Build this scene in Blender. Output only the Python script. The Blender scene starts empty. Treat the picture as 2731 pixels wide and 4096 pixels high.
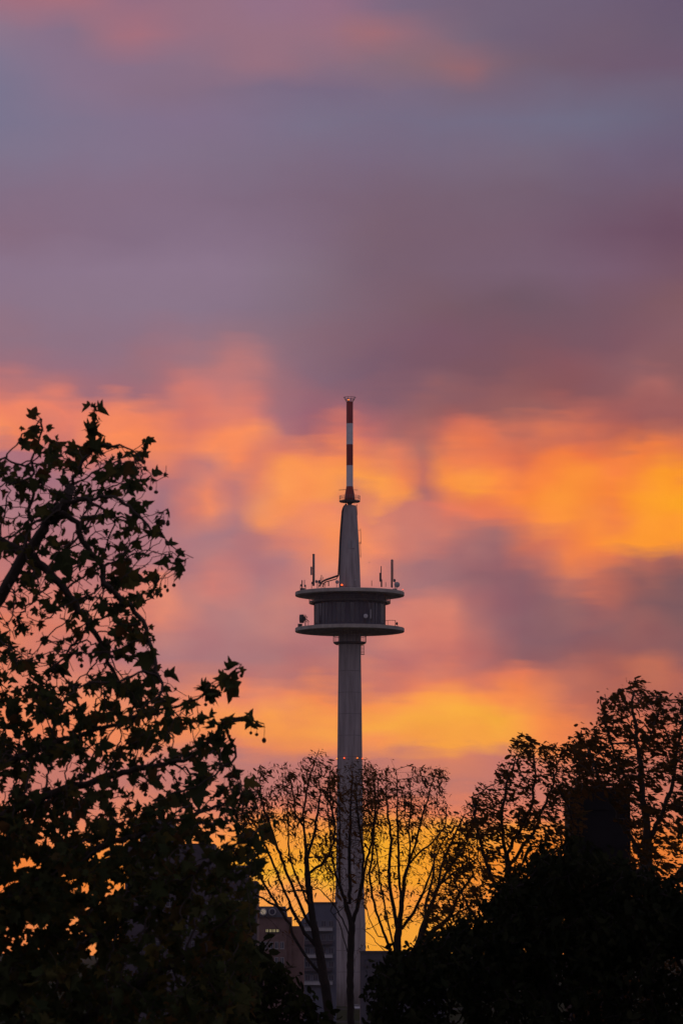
import bpy, math, random
import numpy as np
from mathutils import Vector, Matrix
from mathutils import noise as mnoise

# ------------------------------------------------------------------ camera
F = 2731 * 135.0 / 24.0            # focal length in photo pixels
CAM_Z = 19.0
PITCH = math.atan((3815 - 2048) / F)
SC = bpy.context.scene
COL = SC.collection
cam_d = bpy.data.cameras.new("camera")
cam_d.sensor_fit = 'HORIZONTAL'
cam_d.sensor_width = 24.0
cam_d.lens = 135.0
cam_d.clip_start = 0.5
cam_d.clip_end = 20000
cam_d.dof.use_dof = True
cam_d.dof.focus_distance = 900
cam_d.dof.aperture_fstop = 9.0
cam = bpy.data.objects.new("camera", cam_d)
cam.location = (0, 0, CAM_Z)
cam.rotation_euler = (math.pi / 2 + PITCH, 0, 0)
COL.objects.link(cam)
SC.camera = cam
SC.render.resolution_x, SC.render.resolution_y = 682, 1024
SC.view_settings.view_transform = 'Standard'
SC.view_settings.look = 'None'
SC.view_settings.exposure = 0
SC.view_settings.gamma = 1
SC.cycles.max_bounces = 6
SC.cycles.transparent_max_bounces = 8
CP, SP = math.cos(PITCH), math.sin(PITCH)


def P(px, py, Y):
    """photo pixel -> world point at distance Y in front of the camera"""
    x = (px - 1365.5) / F
    u = (2048 - py) / F
    s = Y / (CP - u * SP)
    return Vector((x * s, Y, CAM_Z + (SP + u * CP) * s))


K = 2731 / 1568.0


def PF(x, y, Y):
    return P(x * K, y * K, Y)


# ------------------------------------------------------------------ sky
def lin(c):
    c = c / 255.0
    return c / 12.92 if c <= 0.04045 else ((c + 0.055) / 1.055) ** 2.4


SKY = [
 (0, "0 160 112 128|150 165 112 125|300 150 110 130|450 150 112 130|600 148 113 135|750 148 110 132|900 125 105 128|1050 117 100 122|1200 113 98 120|1350 110 95 118|1568 104 88 112"),
 (70, "0 140 117 138|150 135 112 135|300 165 112 125|450 150 112 130|600 150 113 130|750 152 112 128|850 160 110 118|950 145 108 122|1050 125 104 122|1200 112 96 118|1350 112 94 114|1568 105 90 112"),
 (140, "0 128 117 142|150 135 114 138|300 135 112 135|450 140 112 132|600 150 112 128|750 138 110 128|900 135 108 122|1000 140 106 116|1060 150 105 112|1150 125 100 115|1350 112 92 112|1568 110 90 112"),
 (200, "0 122 116 142|200 135 114 138|400 132 110 132|600 125 108 132|750 120 105 130|900 122 107 130|1100 118 102 122|1350 112 100 122|1568 110 98 120"),
 (270, "0 122 116 142|200 128 115 140|450 130 112 138|700 122 112 136|900 118 108 132|1200 114 108 132|1400 110 106 130|1568 107 98 122"),
 (350, "0 126 116 140|300 130 114 138|600 126 110 132|900 120 104 126|1200 118 104 124|1400 112 98 122|1568 108 94 118"),
 (440, "0 130 110 132|300 132 110 132|600 126 105 126|900 120 98 116|1200 116 96 114|1400 112 90 110|1568 112 88 108"),
 (530, "0 134 108 128|300 132 110 132|500 134 112 134|700 128 106 126|900 120 96 112|1200 118 94 112|1400 112 84 104|1568 108 78 98"),
 (610, "0 138 116 138|300 140 118 140|500 140 118 140|650 134 114 132|900 120 96 112|1200 120 96 114|1400 120 92 112|1568 118 86 102"),
 (690, "0 140 116 136|250 140 118 138|500 138 116 136|700 130 108 124|900 124 96 110|1050 118 90 102|1200 112 88 102|1350 118 88 102|1568 128 90 98"),
 (760, "0 145 114 130|250 142 114 132|450 148 115 130|600 142 112 126|800 130 98 112|1000 122 88 104|1200 122 86 98|1400 125 86 98|1568 135 94 102"),
 (820, "0 155 112 125|200 152 112 128|350 160 112 122|450 175 118 122|530 185 120 120|570 190 122 120|650 150 110 122|750 132 100 116|900 122 90 106|1100 125 86 96|1300 135 86 94|1450 140 94 100|1568 138 92 96"),
 (870, "0 200 118 112|120 180 115 118|250 160 110 122|380 175 112 118|430 205 122 115|520 200 122 118|600 170 115 120|700 150 103 115|850 135 95 108|1000 132 92 102|1150 145 92 94|1300 138 86 90|1430 145 92 95|1500 175 105 100|1568 150 95 95"),
 (925, "0 240 130 100|60 240 132 102|150 232 128 105|230 238 132 102|340 240 135 100|430 215 122 108|500 225 128 108|590 215 122 110|640 165 108 118|750 155 100 112|850 160 100 108|950 155 98 100|1100 150 94 94|1250 155 94 92|1350 180 100 90|1500 155 92 92|1568 160 95 92"),
 (975, "0 250 142 95|60 240 135 98|130 210 122 112|250 255 142 90|340 252 142 90|430 235 132 100|500 252 142 92|590 250 142 92|640 175 110 115|700 170 106 112|800 220 120 100|880 195 110 102|940 165 105 102|1000 185 105 95|1100 225 120 88|1200 200 108 88|1350 215 112 82|1450 180 100 86|1568 190 105 85"),
 (1025, "0 175 115 125|100 180 118 122|200 225 130 110|300 245 140 95|400 220 128 108|470 185 115 118|540 250 140 92|600 225 130 105|660 225 128 102|750 250 142 85|850 238 138 90|930 215 118 96|970 170 108 102|1000 240 130 85|1100 240 125 78|1180 230 118 78|1280 250 132 65|1350 240 120 68|1450 245 128 62|1568 225 118 75"),
 (1080, "0 165 115 128|200 170 115 125|350 195 122 120|400 170 115 122|470 225 130 108|540 195 122 118|600 235 135 98|640 255 155 85|700 255 150 82|760 255 155 80|860 255 160 75|930 240 132 85|970 195 112 100|1010 250 140 75|1080 255 155 62|1150 255 140 65|1250 255 138 62|1330 255 148 55|1420 250 128 65|1500 255 155 42|1568 255 150 40"),
 (1125, "0 170 118 128|200 172 118 126|380 165 116 125|450 225 130 108|490 240 138 100|550 195 122 118|620 250 150 88|700 252 148 85|750 250 150 82|790 200 120 105|860 252 152 80|930 248 150 78|975 175 110 108|1050 245 135 78|1100 235 122 82|1200 255 142 62|1300 255 150 55|1400 255 140 58|1470 255 155 42|1568 255 165 35"),
 (1165, "0 175 118 125|300 170 116 124|400 168 116 126|450 210 126 112|540 180 118 122|610 250 148 88|660 245 142 92|750 240 135 98|850 220 128 105|950 200 118 108|1050 240 128 92|1150 230 122 88|1250 255 145 62|1320 255 148 58|1400 245 130 70|1490 255 155 40|1568 255 165 35"),
 (1215, "0 185 120 122|300 172 116 124|420 178 120 126|520 170 120 128|600 195 125 118|680 232 134 105|770 250 145 88|850 245 140 100|930 205 125 112|1050 195 118 108|1130 165 108 108|1200 200 112 92|1280 225 118 82|1350 255 140 62|1450 255 150 50|1568 255 150 45"),
 (1265, "0 195 122 118|300 178 120 124|450 175 120 126|520 195 128 124|580 180 122 126|650 180 122 126|750 232 138 108|850 215 128 112|950 165 115 118|1060 170 112 112|1150 155 102 106|1230 195 112 98|1330 245 132 72|1420 225 118 78|1500 160 98 92|1568 200 112 82"),
 (1320, "0 205 125 115|300 200 125 118|360 235 138 112|440 185 122 122|500 215 130 118|600 178 122 126|700 205 130 120|870 185 120 118|950 172 116 118|1080 150 102 108|1200 145 98 104|1280 190 110 98|1360 215 118 88|1430 165 98 90|1568 125 88 92"),
 (1370, "0 215 128 110|330 225 135 112|400 235 140 112|450 190 124 122|540 185 124 124|650 200 128 120|850 205 125 115|950 215 128 112|1050 180 112 110|1200 140 95 104|1300 150 98 100|1400 165 98 94|1480 130 88 92|1568 122 86 92"),
 (1420, "0 225 125 95|330 205 128 115|420 190 124 122|550 180 122 124|640 195 126 120|700 190 122 120|900 215 128 112|1020 220 128 108|1100 170 108 108|1250 138 95 102|1400 140 92 96|1440 155 96 94|1568 125 88 92"),
 (1480, "0 225 125 95|350 178 120 124|600 175 120 122|700 180 118 118|900 190 115 112|1000 205 120 108|1100 190 112 105|1200 150 100 102|1350 150 94 94|1568 140 90 92"),
 (1530, "0 230 130 98|350 200 125 115|500 190 120 115|700 190 118 112|850 210 122 105|1000 235 128 92|1100 220 122 96|1180 235 126 88|1280 190 108 92|1400 180 102 86|1500 195 108 84|1568 180 102 88"),
 (1580, "0 245 135 90|350 225 135 108|500 240 138 100|620 235 135 100|720 250 145 85|850 255 152 80|1000 255 155 72|1100 255 150 75|1200 248 138 78|1300 205 114 90|1400 185 104 86|1568 175 100 88"),
 (1635, "0 245 138 90|400 250 145 88|600 255 158 78|720 255 162 75|850 255 168 68|950 255 172 65|1050 255 172 62|1150 255 178 58|1220 255 150 70|1290 250 142 75|1350 215 120 88|1568 200 110 85"),
 (1680, "0 235 130 95|400 240 140 95|560 235 138 100|700 248 148 85|830 250 145 85|950 255 162 70|1080 255 165 65|1150 255 165 65|1250 255 145 75|1350 240 130 80|1568 205 112 85"),
 (1725, "0 215 125 105|400 200 125 115|600 195 124 116|750 195 120 110|900 205 125 108|1050 225 132 98|1150 205 122 108|1300 220 125 95|1568 200 112 90"),
 (1790, "0 205 122 105|500 195 122 112|800 192 118 108|1050 198 122 108|1200 205 122 105|1568 200 115 95"),
 (1840, "0 235 135 100|500 225 132 105|700 225 128 98|900 235 130 88|1060 240 132 90|1200 230 128 95|1568 215 120 90"),
 (1885, "0 250 140 85|500 255 150 75|700 255 155 62|900 255 165 45|1060 255 165 50|1250 250 145 60|1568 235 125 70"),
 (1935, "0 250 132 55|400 255 155 50|600 255 160 42|720 255 172 36|850 255 176 32|1000 255 160 34|1200 250 140 38|1568 240 128 45"),
 (1985, "0 250 128 50|400 255 152 45|600 255 180 40|720 255 184 36|850 255 176 34|1000 255 160 36|1200 250 138 42|1568 238 125 50"),
 (2040, "0 245 130 70|500 255 155 76|640 255 158 76|850 255 156 64|1000 255 152 55|1200 245 136 55|1568 238 125 55"),
 (2110, "0 245 135 75|600 255 165 65|700 255 170 60|850 255 168 45|1000 255 165 50|1200 245 150 65|1568 240 130 60"),
]
AZ_L, AZ_R = -0.13, 0.13           # span of the painted cloud bank in azimuth (radians)
SUN_AZ, SUN_EL = math.radians(2.0), math.radians(1.5)


def build_world():
    w = bpy.data.worlds.new("World")
    SC.world = w
    w.use_nodes = True
    w.cycles.sampling_method = 'MANUAL'
    w.cycles.sample_map_resolution = 512
    nt = w.node_tree
    nt.nodes.clear()
    N, L = nt.nodes.new, nt.links.new

    def val(sock, v):
        if isinstance(v, bpy.types.NodeSocket):
            L(v, sock)
        else:
            sock.default_value = v

    def math_(op, a, b=0.0, c=None, clamp=False):
        n = N('ShaderNodeMath')
        n.operation = op
        n.use_clamp = clamp
        val(n.inputs[0], a)
        val(n.inputs[1], b)
        if c is not None:
            val(n.inputs[2], c)
        return n.outputs[0]

    def mapr(x, a, b, c=0.0, d=1.0, smooth=False):
        n = N('ShaderNodeMapRange')
        n.clamp = True
        n.interpolation_type = 'SMOOTHSTEP' if smooth else 'LINEAR'
        val(n.inputs[0], x)
        for i, v in enumerate((a, b, c, d)):
            n.inputs[i + 1].default_value = v
        return n.outputs[0]

    def mix(f, a, b):
        n = N('ShaderNodeMix')
        n.data_type = 'RGBA'
        val(n.inputs[0], f)
        for s, v in ((n.inputs[6], a), (n.inputs[7], b)):
            if isinstance(v, tuple):
                s.default_value = (*v, 1)
            else:
                L(v, s)
        return n.outputs[2]

    tc = N('ShaderNodeTexCoord')
    sep = N('ShaderNodeSeparateXYZ')
    L(tc.outputs['Generated'], sep.inputs[0])
    az = math_('ARCTAN2', sep.outputs[0], sep.outputs[1])
    el = math_('ARCSINE', sep.outputs[2])

    def noise(scale, detail, rough, off):
        mp = N('ShaderNodeMapping')
        mp.inputs['Location'].default_value = off
        mp.inputs['Scale'].default_value = (scale, scale, scale * 1.5)
        L(tc.outputs['Generated'], mp.inputs['Vector'])
        n = N('ShaderNodeTexNoise')
        n.inputs['Scale'].default_value = 1
        n.inputs['Detail'].default_value = detail
        n.inputs['Roughness'].default_value = rough
        L(mp.outputs[0], n.inputs['Vector'])
        s = N('ShaderNodeSeparateColor')
        L(n.outputs['Color'], s.inputs[0])
        return s.outputs

    n1 = noise(62, 4.0, 0.55, (3.1, 7.7, 1.3))
    wu = math_('MULTIPLY_ADD', n1[0], 0.0062, -0.0031)
    wv = math_('MULTIPLY_ADD', n1[1], 0.0050, -0.0025)
    # rounded billows: a smooth cell pattern pushes the cloud edges into lobes
    mpv = N('ShaderNodeMapping')
    mpv.inputs['Scale'].default_value = (52, 52, 78)
    mpv.inputs['Location'].default_value = (2.2, 5.1, 0.7)
    L(tc.outputs['Generated'], mpv.inputs['Vector'])
    vo = N('ShaderNodeTexVoronoi')
    vo.feature = 'SMOOTH_F1'
    vo.inputs['Scale'].default_value = 1.0
    vo.inputs['Smoothness'].default_value = 0.35
    vo.inputs['Detail'].default_value = 1.0
    vo.inputs['Roughness'].default_value = 0.4
    L(mpv.outputs[0], vo.inputs['Vector'])
    wv = math_('ADD', wv, math_('MULTIPLY_ADD', vo.outputs['Distance'], 0.0085, -0.0036))
    # thin horizontal streaks that tear the edges
    mps = N('ShaderNodeMapping')
    mps.inputs['Scale'].default_value = (70, 70, 420)
    mps.inputs['Rotation'].default_value = (0, 0.05, 0)
    L(tc.outputs['Generated'], mps.inputs['Vector'])
    ns = N('ShaderNodeTexNoise')
    ns.inputs['Scale'].default_value = 1.0
    ns.inputs['Detail'].default_value = 5.0
    L(mps.outputs[0], ns.inputs['Vector'])
    wv = math_('ADD', wv, math_('MULTIPLY_ADD', ns.outputs[0], 0.0062, -0.0031))

    n1b = noise(120, 2.0, 0.5, (5.1, 1.7, 9.3))
    wu = math_('ADD', wu, math_('MULTIPLY_ADD', n1b[0], 0.0030, -0.0015))
    calm = mapr(el, math.atan2(PF(784, 900, 1000.0).z - CAM_Z, 1000.0), math.atan2(PF(784, 650, 1000.0).z - CAM_Z, 1000.0), 1.0, 0.4)
    wu = math_('MULTIPLY', wu, calm)
    wv = math_('MULTIPLY', wv, calm)
    u = math_('ADD', az, wu)
    v = math_('ADD', el, wv)
    un = mapr(u, AZ_L, AZ_R)

    def row(spec):
        pts = []
        for p in spec.split('|'):
            x, r, g, b = map(float, p.split())
            xa = math.atan((x * K - 1365.5) / F / 0.99)
            pts.append((xa, lin(r), lin(g), lin(b)))
        xs = np.array([p[0] for p in pts])
        nst = 32
        # concentrate the stops inside the span the clouds are described for
        xi = np.concatenate([[AZ_L], np.linspace(-0.0905, 0.0905, nst - 2), [AZ_R]])
        out = []
        for k in (1, 2, 3):
            ys = np.array([p[k] for p in pts])
            m = np.gradient(ys, xs)
            d = np.diff(ys) / np.diff(xs)
            for i in range(len(d)):         # keep it monotone between points
                if d[i] == 0:
                    m[i] = m[i + 1] = 0
                else:
                    a_, b_ = m[i] / d[i], m[i + 1] / d[i]
                    if a_ < 0: m[i] = 0
                    if b_ < 0: m[i + 1] = 0
                    if a_ > 3: m[i] = 3 * d[i]
                    if b_ > 3: m[i + 1] = 3 * d[i]
            xc = np.clip(xi, xs[0], xs[-1])
            j = np.clip(np.searchsorted(xs, xc) - 1, 0, len(xs) - 2)
            h = xs[j + 1] - xs[j]
            t = (xc - xs[j]) / h
            y = ((2*t**3 - 3*t**2 + 1) * ys[j] + (t**3 - 2*t**2 + t) * h * m[j]
                 + (-2*t**3 + 3*t**2) * ys[j+1] + (t**3 - t**2) * h * m[j+1])
            out.append(y)
        r = N('ShaderNodeValToRGB')
        cr = r.color_ramp
        cr.interpolation = 'LINEAR'
        for i in range(nst):
            pos = (xi[i] - AZ_L) / (AZ_R - AZ_L)
            e = cr.elements[0] if i == 0 else (cr.elements[-1] if i == nst - 1 else None)
            if e is None:
                e = cr.elements.new(pos)
            else:
                e.position = pos
            e.color = (out[0][i], out[1][i], out[2][i], 1)
        L(un, r.inputs[0])
        return r.outputs[0]

    col = None
    prev = None
    for y, spec in reversed(SKY):           # from the horizon upwards
        p = PF(784, y, 1000.0)
        e = math.atan2(p.z - CAM_Z, 1000.0)
        rc = row(spec)
        if col is None:
            col = rc
        else:
            col = mix(mapr(v, prev, e), col, rc)
        prev = e
    # faint grain of thin cloud over the whole bank
    n2 = noise(140, 5.0, 0.6, (11.0, 2.0, 5.0))
    e_lo = math.atan2(PF(784, 1780, 1000.0).z - CAM_Z, 1000.0)
    e_mid = math.atan2(PF(784, 1300, 1000.0).z - CAM_Z, 1000.0)
    e_hi = math.atan2(PF(784, 820, 1000.0).z - CAM_Z, 1000.0)
    band = math_('MINIMUM', mapr(v, e_lo, e_lo * 0.7 + e_mid * 0.3, smooth=True), mapr(v, e_hi, e_mid * 0.35 + e_hi * 0.65, smooth=True))
    puff = noise(60, 2.5, 0.45, (1.9, 4.2, 6.6))
    pn = mapr(puff[0], 0.32, 0.68, -1.0, 1.0)
    pf_ = math_('MULTIPLY', pn, band)
    comb = N('ShaderNodeCombineXYZ')
    for i, (fine_, big) in enumerate(((0.04, 0.04), (0.05, 0.09), (0.04, 0.05))):
        a_ = math_('MULTIPLY_ADD', n2[0], fine_, 1.0 - fine_ / 2)
        val(comb.inputs[i], math_('MULTIPLY_ADD', pf_, big, a_))
    vm = N('ShaderNodeVectorMath')
    vm.operation = 'MULTIPLY'
    L(col, vm.inputs[0])
    L(comb.outputs[0], vm.inputs[1])
    col = vm.outputs[0]
    # the sunset fades to blue-grey dusk cloud at the sides, overhead and behind
    absaz = math_('ABSOLUTE', az)
    n3 = noise(5, 4.0, 0.55, (0.3, 0.8, 0.1))
    dusk = mix(mapr(n3[0], 0.35, 0.65), DUSK_A, DUSK_B)
    f_side = mapr(absaz, 0.14, 0.75, smooth=True)
    f_up = mapr(el, 0.26, 0.6, smooth=True)
    f = math_('MAXIMUM', f_side, f_up)
    col = mix(f, col, dusk)
    bg1 = N('ShaderNodeBackground')
    L(col, bg1.inputs[0])
    bg1.inputs[1].default_value = 1.01
    sky = N('ShaderNodeTexSky')
    sky.sky_type = 'NISHITA'
    sky.sun_disc = False
    sky.sun_elevation = SUN_EL
    sky.sun_rotation = SUN_AZ
    bg2 = N('ShaderNodeBackground')
    L(sky.outputs[0], bg2.inputs[0])
    bg2.inputs[1].default_value = 0.12
    ms = N('ShaderNodeMixShader')
    val(ms.inputs[0], math_('MULTIPLY', f, 0.3))
    L(bg1.outputs[0], ms.inputs[1])
    L(bg2.outputs[0], ms.inputs[2])
    out = N('ShaderNodeOutputWorld')
    L(ms.outputs[0], out.inputs[0])


DUSK_A = (0.22, 0.18, 0.28)
DUSK_B = (0.28, 0.23, 0.33)
build_world()

sun_d = bpy.data.lights.new("sun", 'SUN')
sun_d.energy = 0.25
sun_d.angle = math.radians(12)
sun_d.color = (1.0, 0.55, 0.25)
sun = bpy.data.objects.new("sun", sun_d)
sv = Vector((math.sin(SUN_AZ) * math.cos(SUN_EL), math.cos(SUN_AZ) * math.cos(SUN_EL), math.sin(SUN_EL)))
sun.rotation_euler = sv.to_track_quat('Z', 'Y').to_euler()
sun.location = (0, 200, 300)
COL.objects.link(sun)


# ------------------------------------------------------------------ materials
def material(name, c1, c2=None, scale=1.0, rough=0.8, detail=5.0, stretch=(1, 1, 1), metal=0.0, spec=0.3, bump=0.0):
    m = bpy.data.materials.new(name)
    m.use_nodes = True
    nt = m.node_tree
    b = nt.nodes['Principled BSDF']
    b.inputs['Roughness'].default_value = rough
    b.inputs['Metallic'].default_value = metal
    b.inputs['Specular IOR Level'].default_value = spec
    if c2 is None:
        c2 = tuple(c * 0.8 for c in c1)
    tc = nt.nodes.new('ShaderNodeTexCoord')
    mp = nt.nodes.new('ShaderNodeMapping')
    mp.inputs['Scale'].default_value = tuple(scale * s for s in stretch)
    n = nt.nodes.new('ShaderNodeTexNoise')
    n.inputs['Scale'].default_value = 1.0
    n.inputs['Detail'].default_value = detail
    n.inputs['Roughness'].default_value = 0.6
    r = nt.nodes.new('ShaderNodeValToRGB')
    r.color_ramp.elements[0].position = 0.3
    r.color_ramp.elements[1].position = 0.7
    r.color_ramp.elements[0].color = (*c1, 1)
    r.color_ramp.elements[1].color = (*c2, 1)
    L = nt.links.new
    L(tc.outputs['Object'], mp.inputs[0])
    L(mp.outputs[0], n.inputs[0])
    L(n.outputs[0], r.inputs[0])
    L(r.outputs[0], b.inputs['Base Color'])
    if bump:
        bp = nt.nodes.new('ShaderNodeBump')
        bp.inputs['Strength'].default_value = bump
        L(n.outputs[0], bp.inputs['Height'])
        L(bp.outputs[0], b.inputs['Normal'])
    return m


def lamp_material(name, c, s):
    m = bpy.data.materials.new(name)
    m.use_nodes = True
    b = m.node_tree.nodes['Principled BSDF']
    b.inputs['Base Color'].default_value = (*c, 1)
    b.inputs['Emission Color'].default_value = (*c, 1)
    b.inputs['Emission Strength'].default_value = s
    return m


def leaf_material(name, cols, trans=0.35, rough=0.55):
    """every leaf (mesh island) draws its own colour"""
    m = bpy.data.materials.new(name)
    m.use_nodes = True
    nt = m.node_tree
    L = nt.links.new
    b = nt.nodes['Principled BSDF']
    b.inputs['Roughness'].default_value = rough
    b.inputs['Specular IOR Level'].default_value = 0.0
    g = nt.nodes.new('ShaderNodeNewGeometry')
    r = nt.nodes.new('ShaderNodeValToRGB')
    r.color_ramp.interpolation = 'LINEAR'
    for i, c in enumerate(cols):
        p = i / (len(cols) - 1)
        e = r.color_ramp.elements[0] if i == 0 else (r.color_ramp.elements[-1] if i == len(cols) - 1 else r.color_ramp.elements.new(p))
        e.position = p
        e.color = (*c, 1)
    L(g.outputs['Random Per Island'], r.inputs[0])
    L(r.outputs[0], b.inputs['Base Color'])
    t = nt.nodes.new('ShaderNodeBsdfTranslucent')
    L(r.outputs[0], t.inputs[0])
    ms = nt.nodes.new('ShaderNodeMixShader')
    ms.inputs[0].default_value = trans
    L(b.outputs[0], ms.inputs[1])
    L(t.outputs[0], ms.inputs[2])
    out = nt.nodes['Material Output']
    L(ms.outputs[0], out.inputs[0])
    return m


M_CONC = material("weathered_concrete", (0.22, 0.195, 0.195), (0.46, 0.42, 0.415), 0.75, 0.9, detail=8.0, stretch=(1, 1, 0.09))
M_RIM = material("pale_rim_concrete", (0.50, 0.475, 0.41), (0.31, 0.29, 0.25), 0.45, 0.9, stretch=(1, 1, 0.6))
M_CLAD = material("dark_cladding", (0.055, 0.055, 0.085), (0.075, 0.075, 0.105), 0.8, 0.5)
M_GLASS = material("tinted_window", (0.03, 0.035, 0.06), (0.045, 0.05, 0.08), 0.8, 0.12, spec=0.5)
M_STEEL = material("galvanised_steel", (0.20, 0.20, 0.21), (0.14, 0.14, 0.15), 3, 0.5, metal=0.3)
M_DARK = material("dark_steel", (0.05, 0.05, 0.055), (0.08, 0.075, 0.075), 3, 0.5)
M_RED = material("signal_red_paint", (0.32, 0.035, 0.03), (0.25, 0.03, 0.03), 0.6, 0.5)
M_WHITE = material("white_paint", (0.78, 0.77, 0.76), (0.66, 0.65, 0.65), 0.6, 0.5)
M_PALE = material("pale_antenna_cover", (0.42, 0.42, 0.42), (0.32, 0.32, 0.33), 1, 0.5)
M_LIGHT = lamp_material("red_warning_lamp", (1.0, 0.09, 0.015), 2.6)
M_LIGHT2 = lamp_material("amber_warning_lamp", (1.0, 0.22, 0.02), 2.4)
M_LIT = lamp_material("lit_window", (0.85, 0.70, 0.32), 0.2)
M_LIT2 = lamp_material("dim_lit_window", (0.9, 0.75, 0.5), 0.12)
M_GRASS = material("dark_lawn", (0.030, 0.04, 0.018), (0.04, 0.045, 0.025), 0.05, 1.0, spec=0.0)
M_ROAD = material("asphalt", (0.05, 0.05, 0.052), (0.06, 0.06, 0.06), 0.5, 1.0, spec=0.0)
M_RENDER = material("grey_render", (0.10, 0.088, 0.105), (0.075, 0.065, 0.08), 0.4, 0.9)
M_DGREY = material("dark_facade_panel", (0.09, 0.09, 0.11), (0.06, 0.06, 0.08), 0.4, 0.7)
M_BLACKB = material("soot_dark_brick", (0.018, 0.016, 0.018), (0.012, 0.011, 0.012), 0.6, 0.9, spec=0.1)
M_BRICK = material("red_brown_brick", (0.22, 0.14, 0.125), (0.16, 0.10, 0.09), 0.7, 0.9)
M_SLATE = material("slate_roof", (0.08, 0.08, 0.095), (0.06, 0.06, 0.07), 0.7, 0.6)
M_BLUEG = material("blue_grey_panel", (0.13, 0.14, 0.18), (0.10, 0.11, 0.15), 0.4, 0.8)
M_BARK = material("dark_bark", (0.075, 0.055, 0.042), (0.045, 0.035, 0.028), 6, 0.95, bump=0.4)
M_BARK2 = material("smooth_dark_bark", (0.028, 0.02, 0.016), (0.018, 0.014, 0.012), 3, 0.95)
M_BALL = material("brown_seed_husk", (0.07, 0.045, 0.025), (0.045, 0.03, 0.018), 60, 0.95)
M_TYRE = material("tyre_rubber", (0.02, 0.02, 0.02), None, 4, 0.8)
M_VAN = material("white_car_paint", (0.75, 0.78, 0.8), (0.7, 0.73, 0.76), 1, 0.35)
M_SILVER = material("silver_car_paint", (0.5, 0.52, 0.55), (0.45, 0.47, 0.5), 1, 0.35)
M_PLEAF = leaf_material("plane_leaf", [(0.045, 0.06, 0.026), (0.07, 0.08, 0.032), (0.055, 0.07, 0.026), (0.12, 0.095, 0.026), (0.05, 0.065, 0.03), (0.12, 0.065, 0.022)])
M_FINE = leaf_material("withered_leaflet", [(0.09, 0.045, 0.018), (0.14, 0.065, 0.02), (0.06, 0.035, 0.018)], 0.55)
M_RLEAF = leaf_material("autumn_leaf", [(0.065, 0.045, 0.018), (0.13, 0.06, 0.018), (0.05, 0.04, 0.018), (0.10, 0.045, 0.014)], 0.5)
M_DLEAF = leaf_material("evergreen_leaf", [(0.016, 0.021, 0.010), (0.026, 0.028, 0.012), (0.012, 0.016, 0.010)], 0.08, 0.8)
M_BUSH = leaf_material("bush_leaf", [(0.018, 0.025, 0.010), (0.035, 0.038, 0.012), (0.014, 0.018, 0.010)], 0.15, 0.7)


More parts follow.
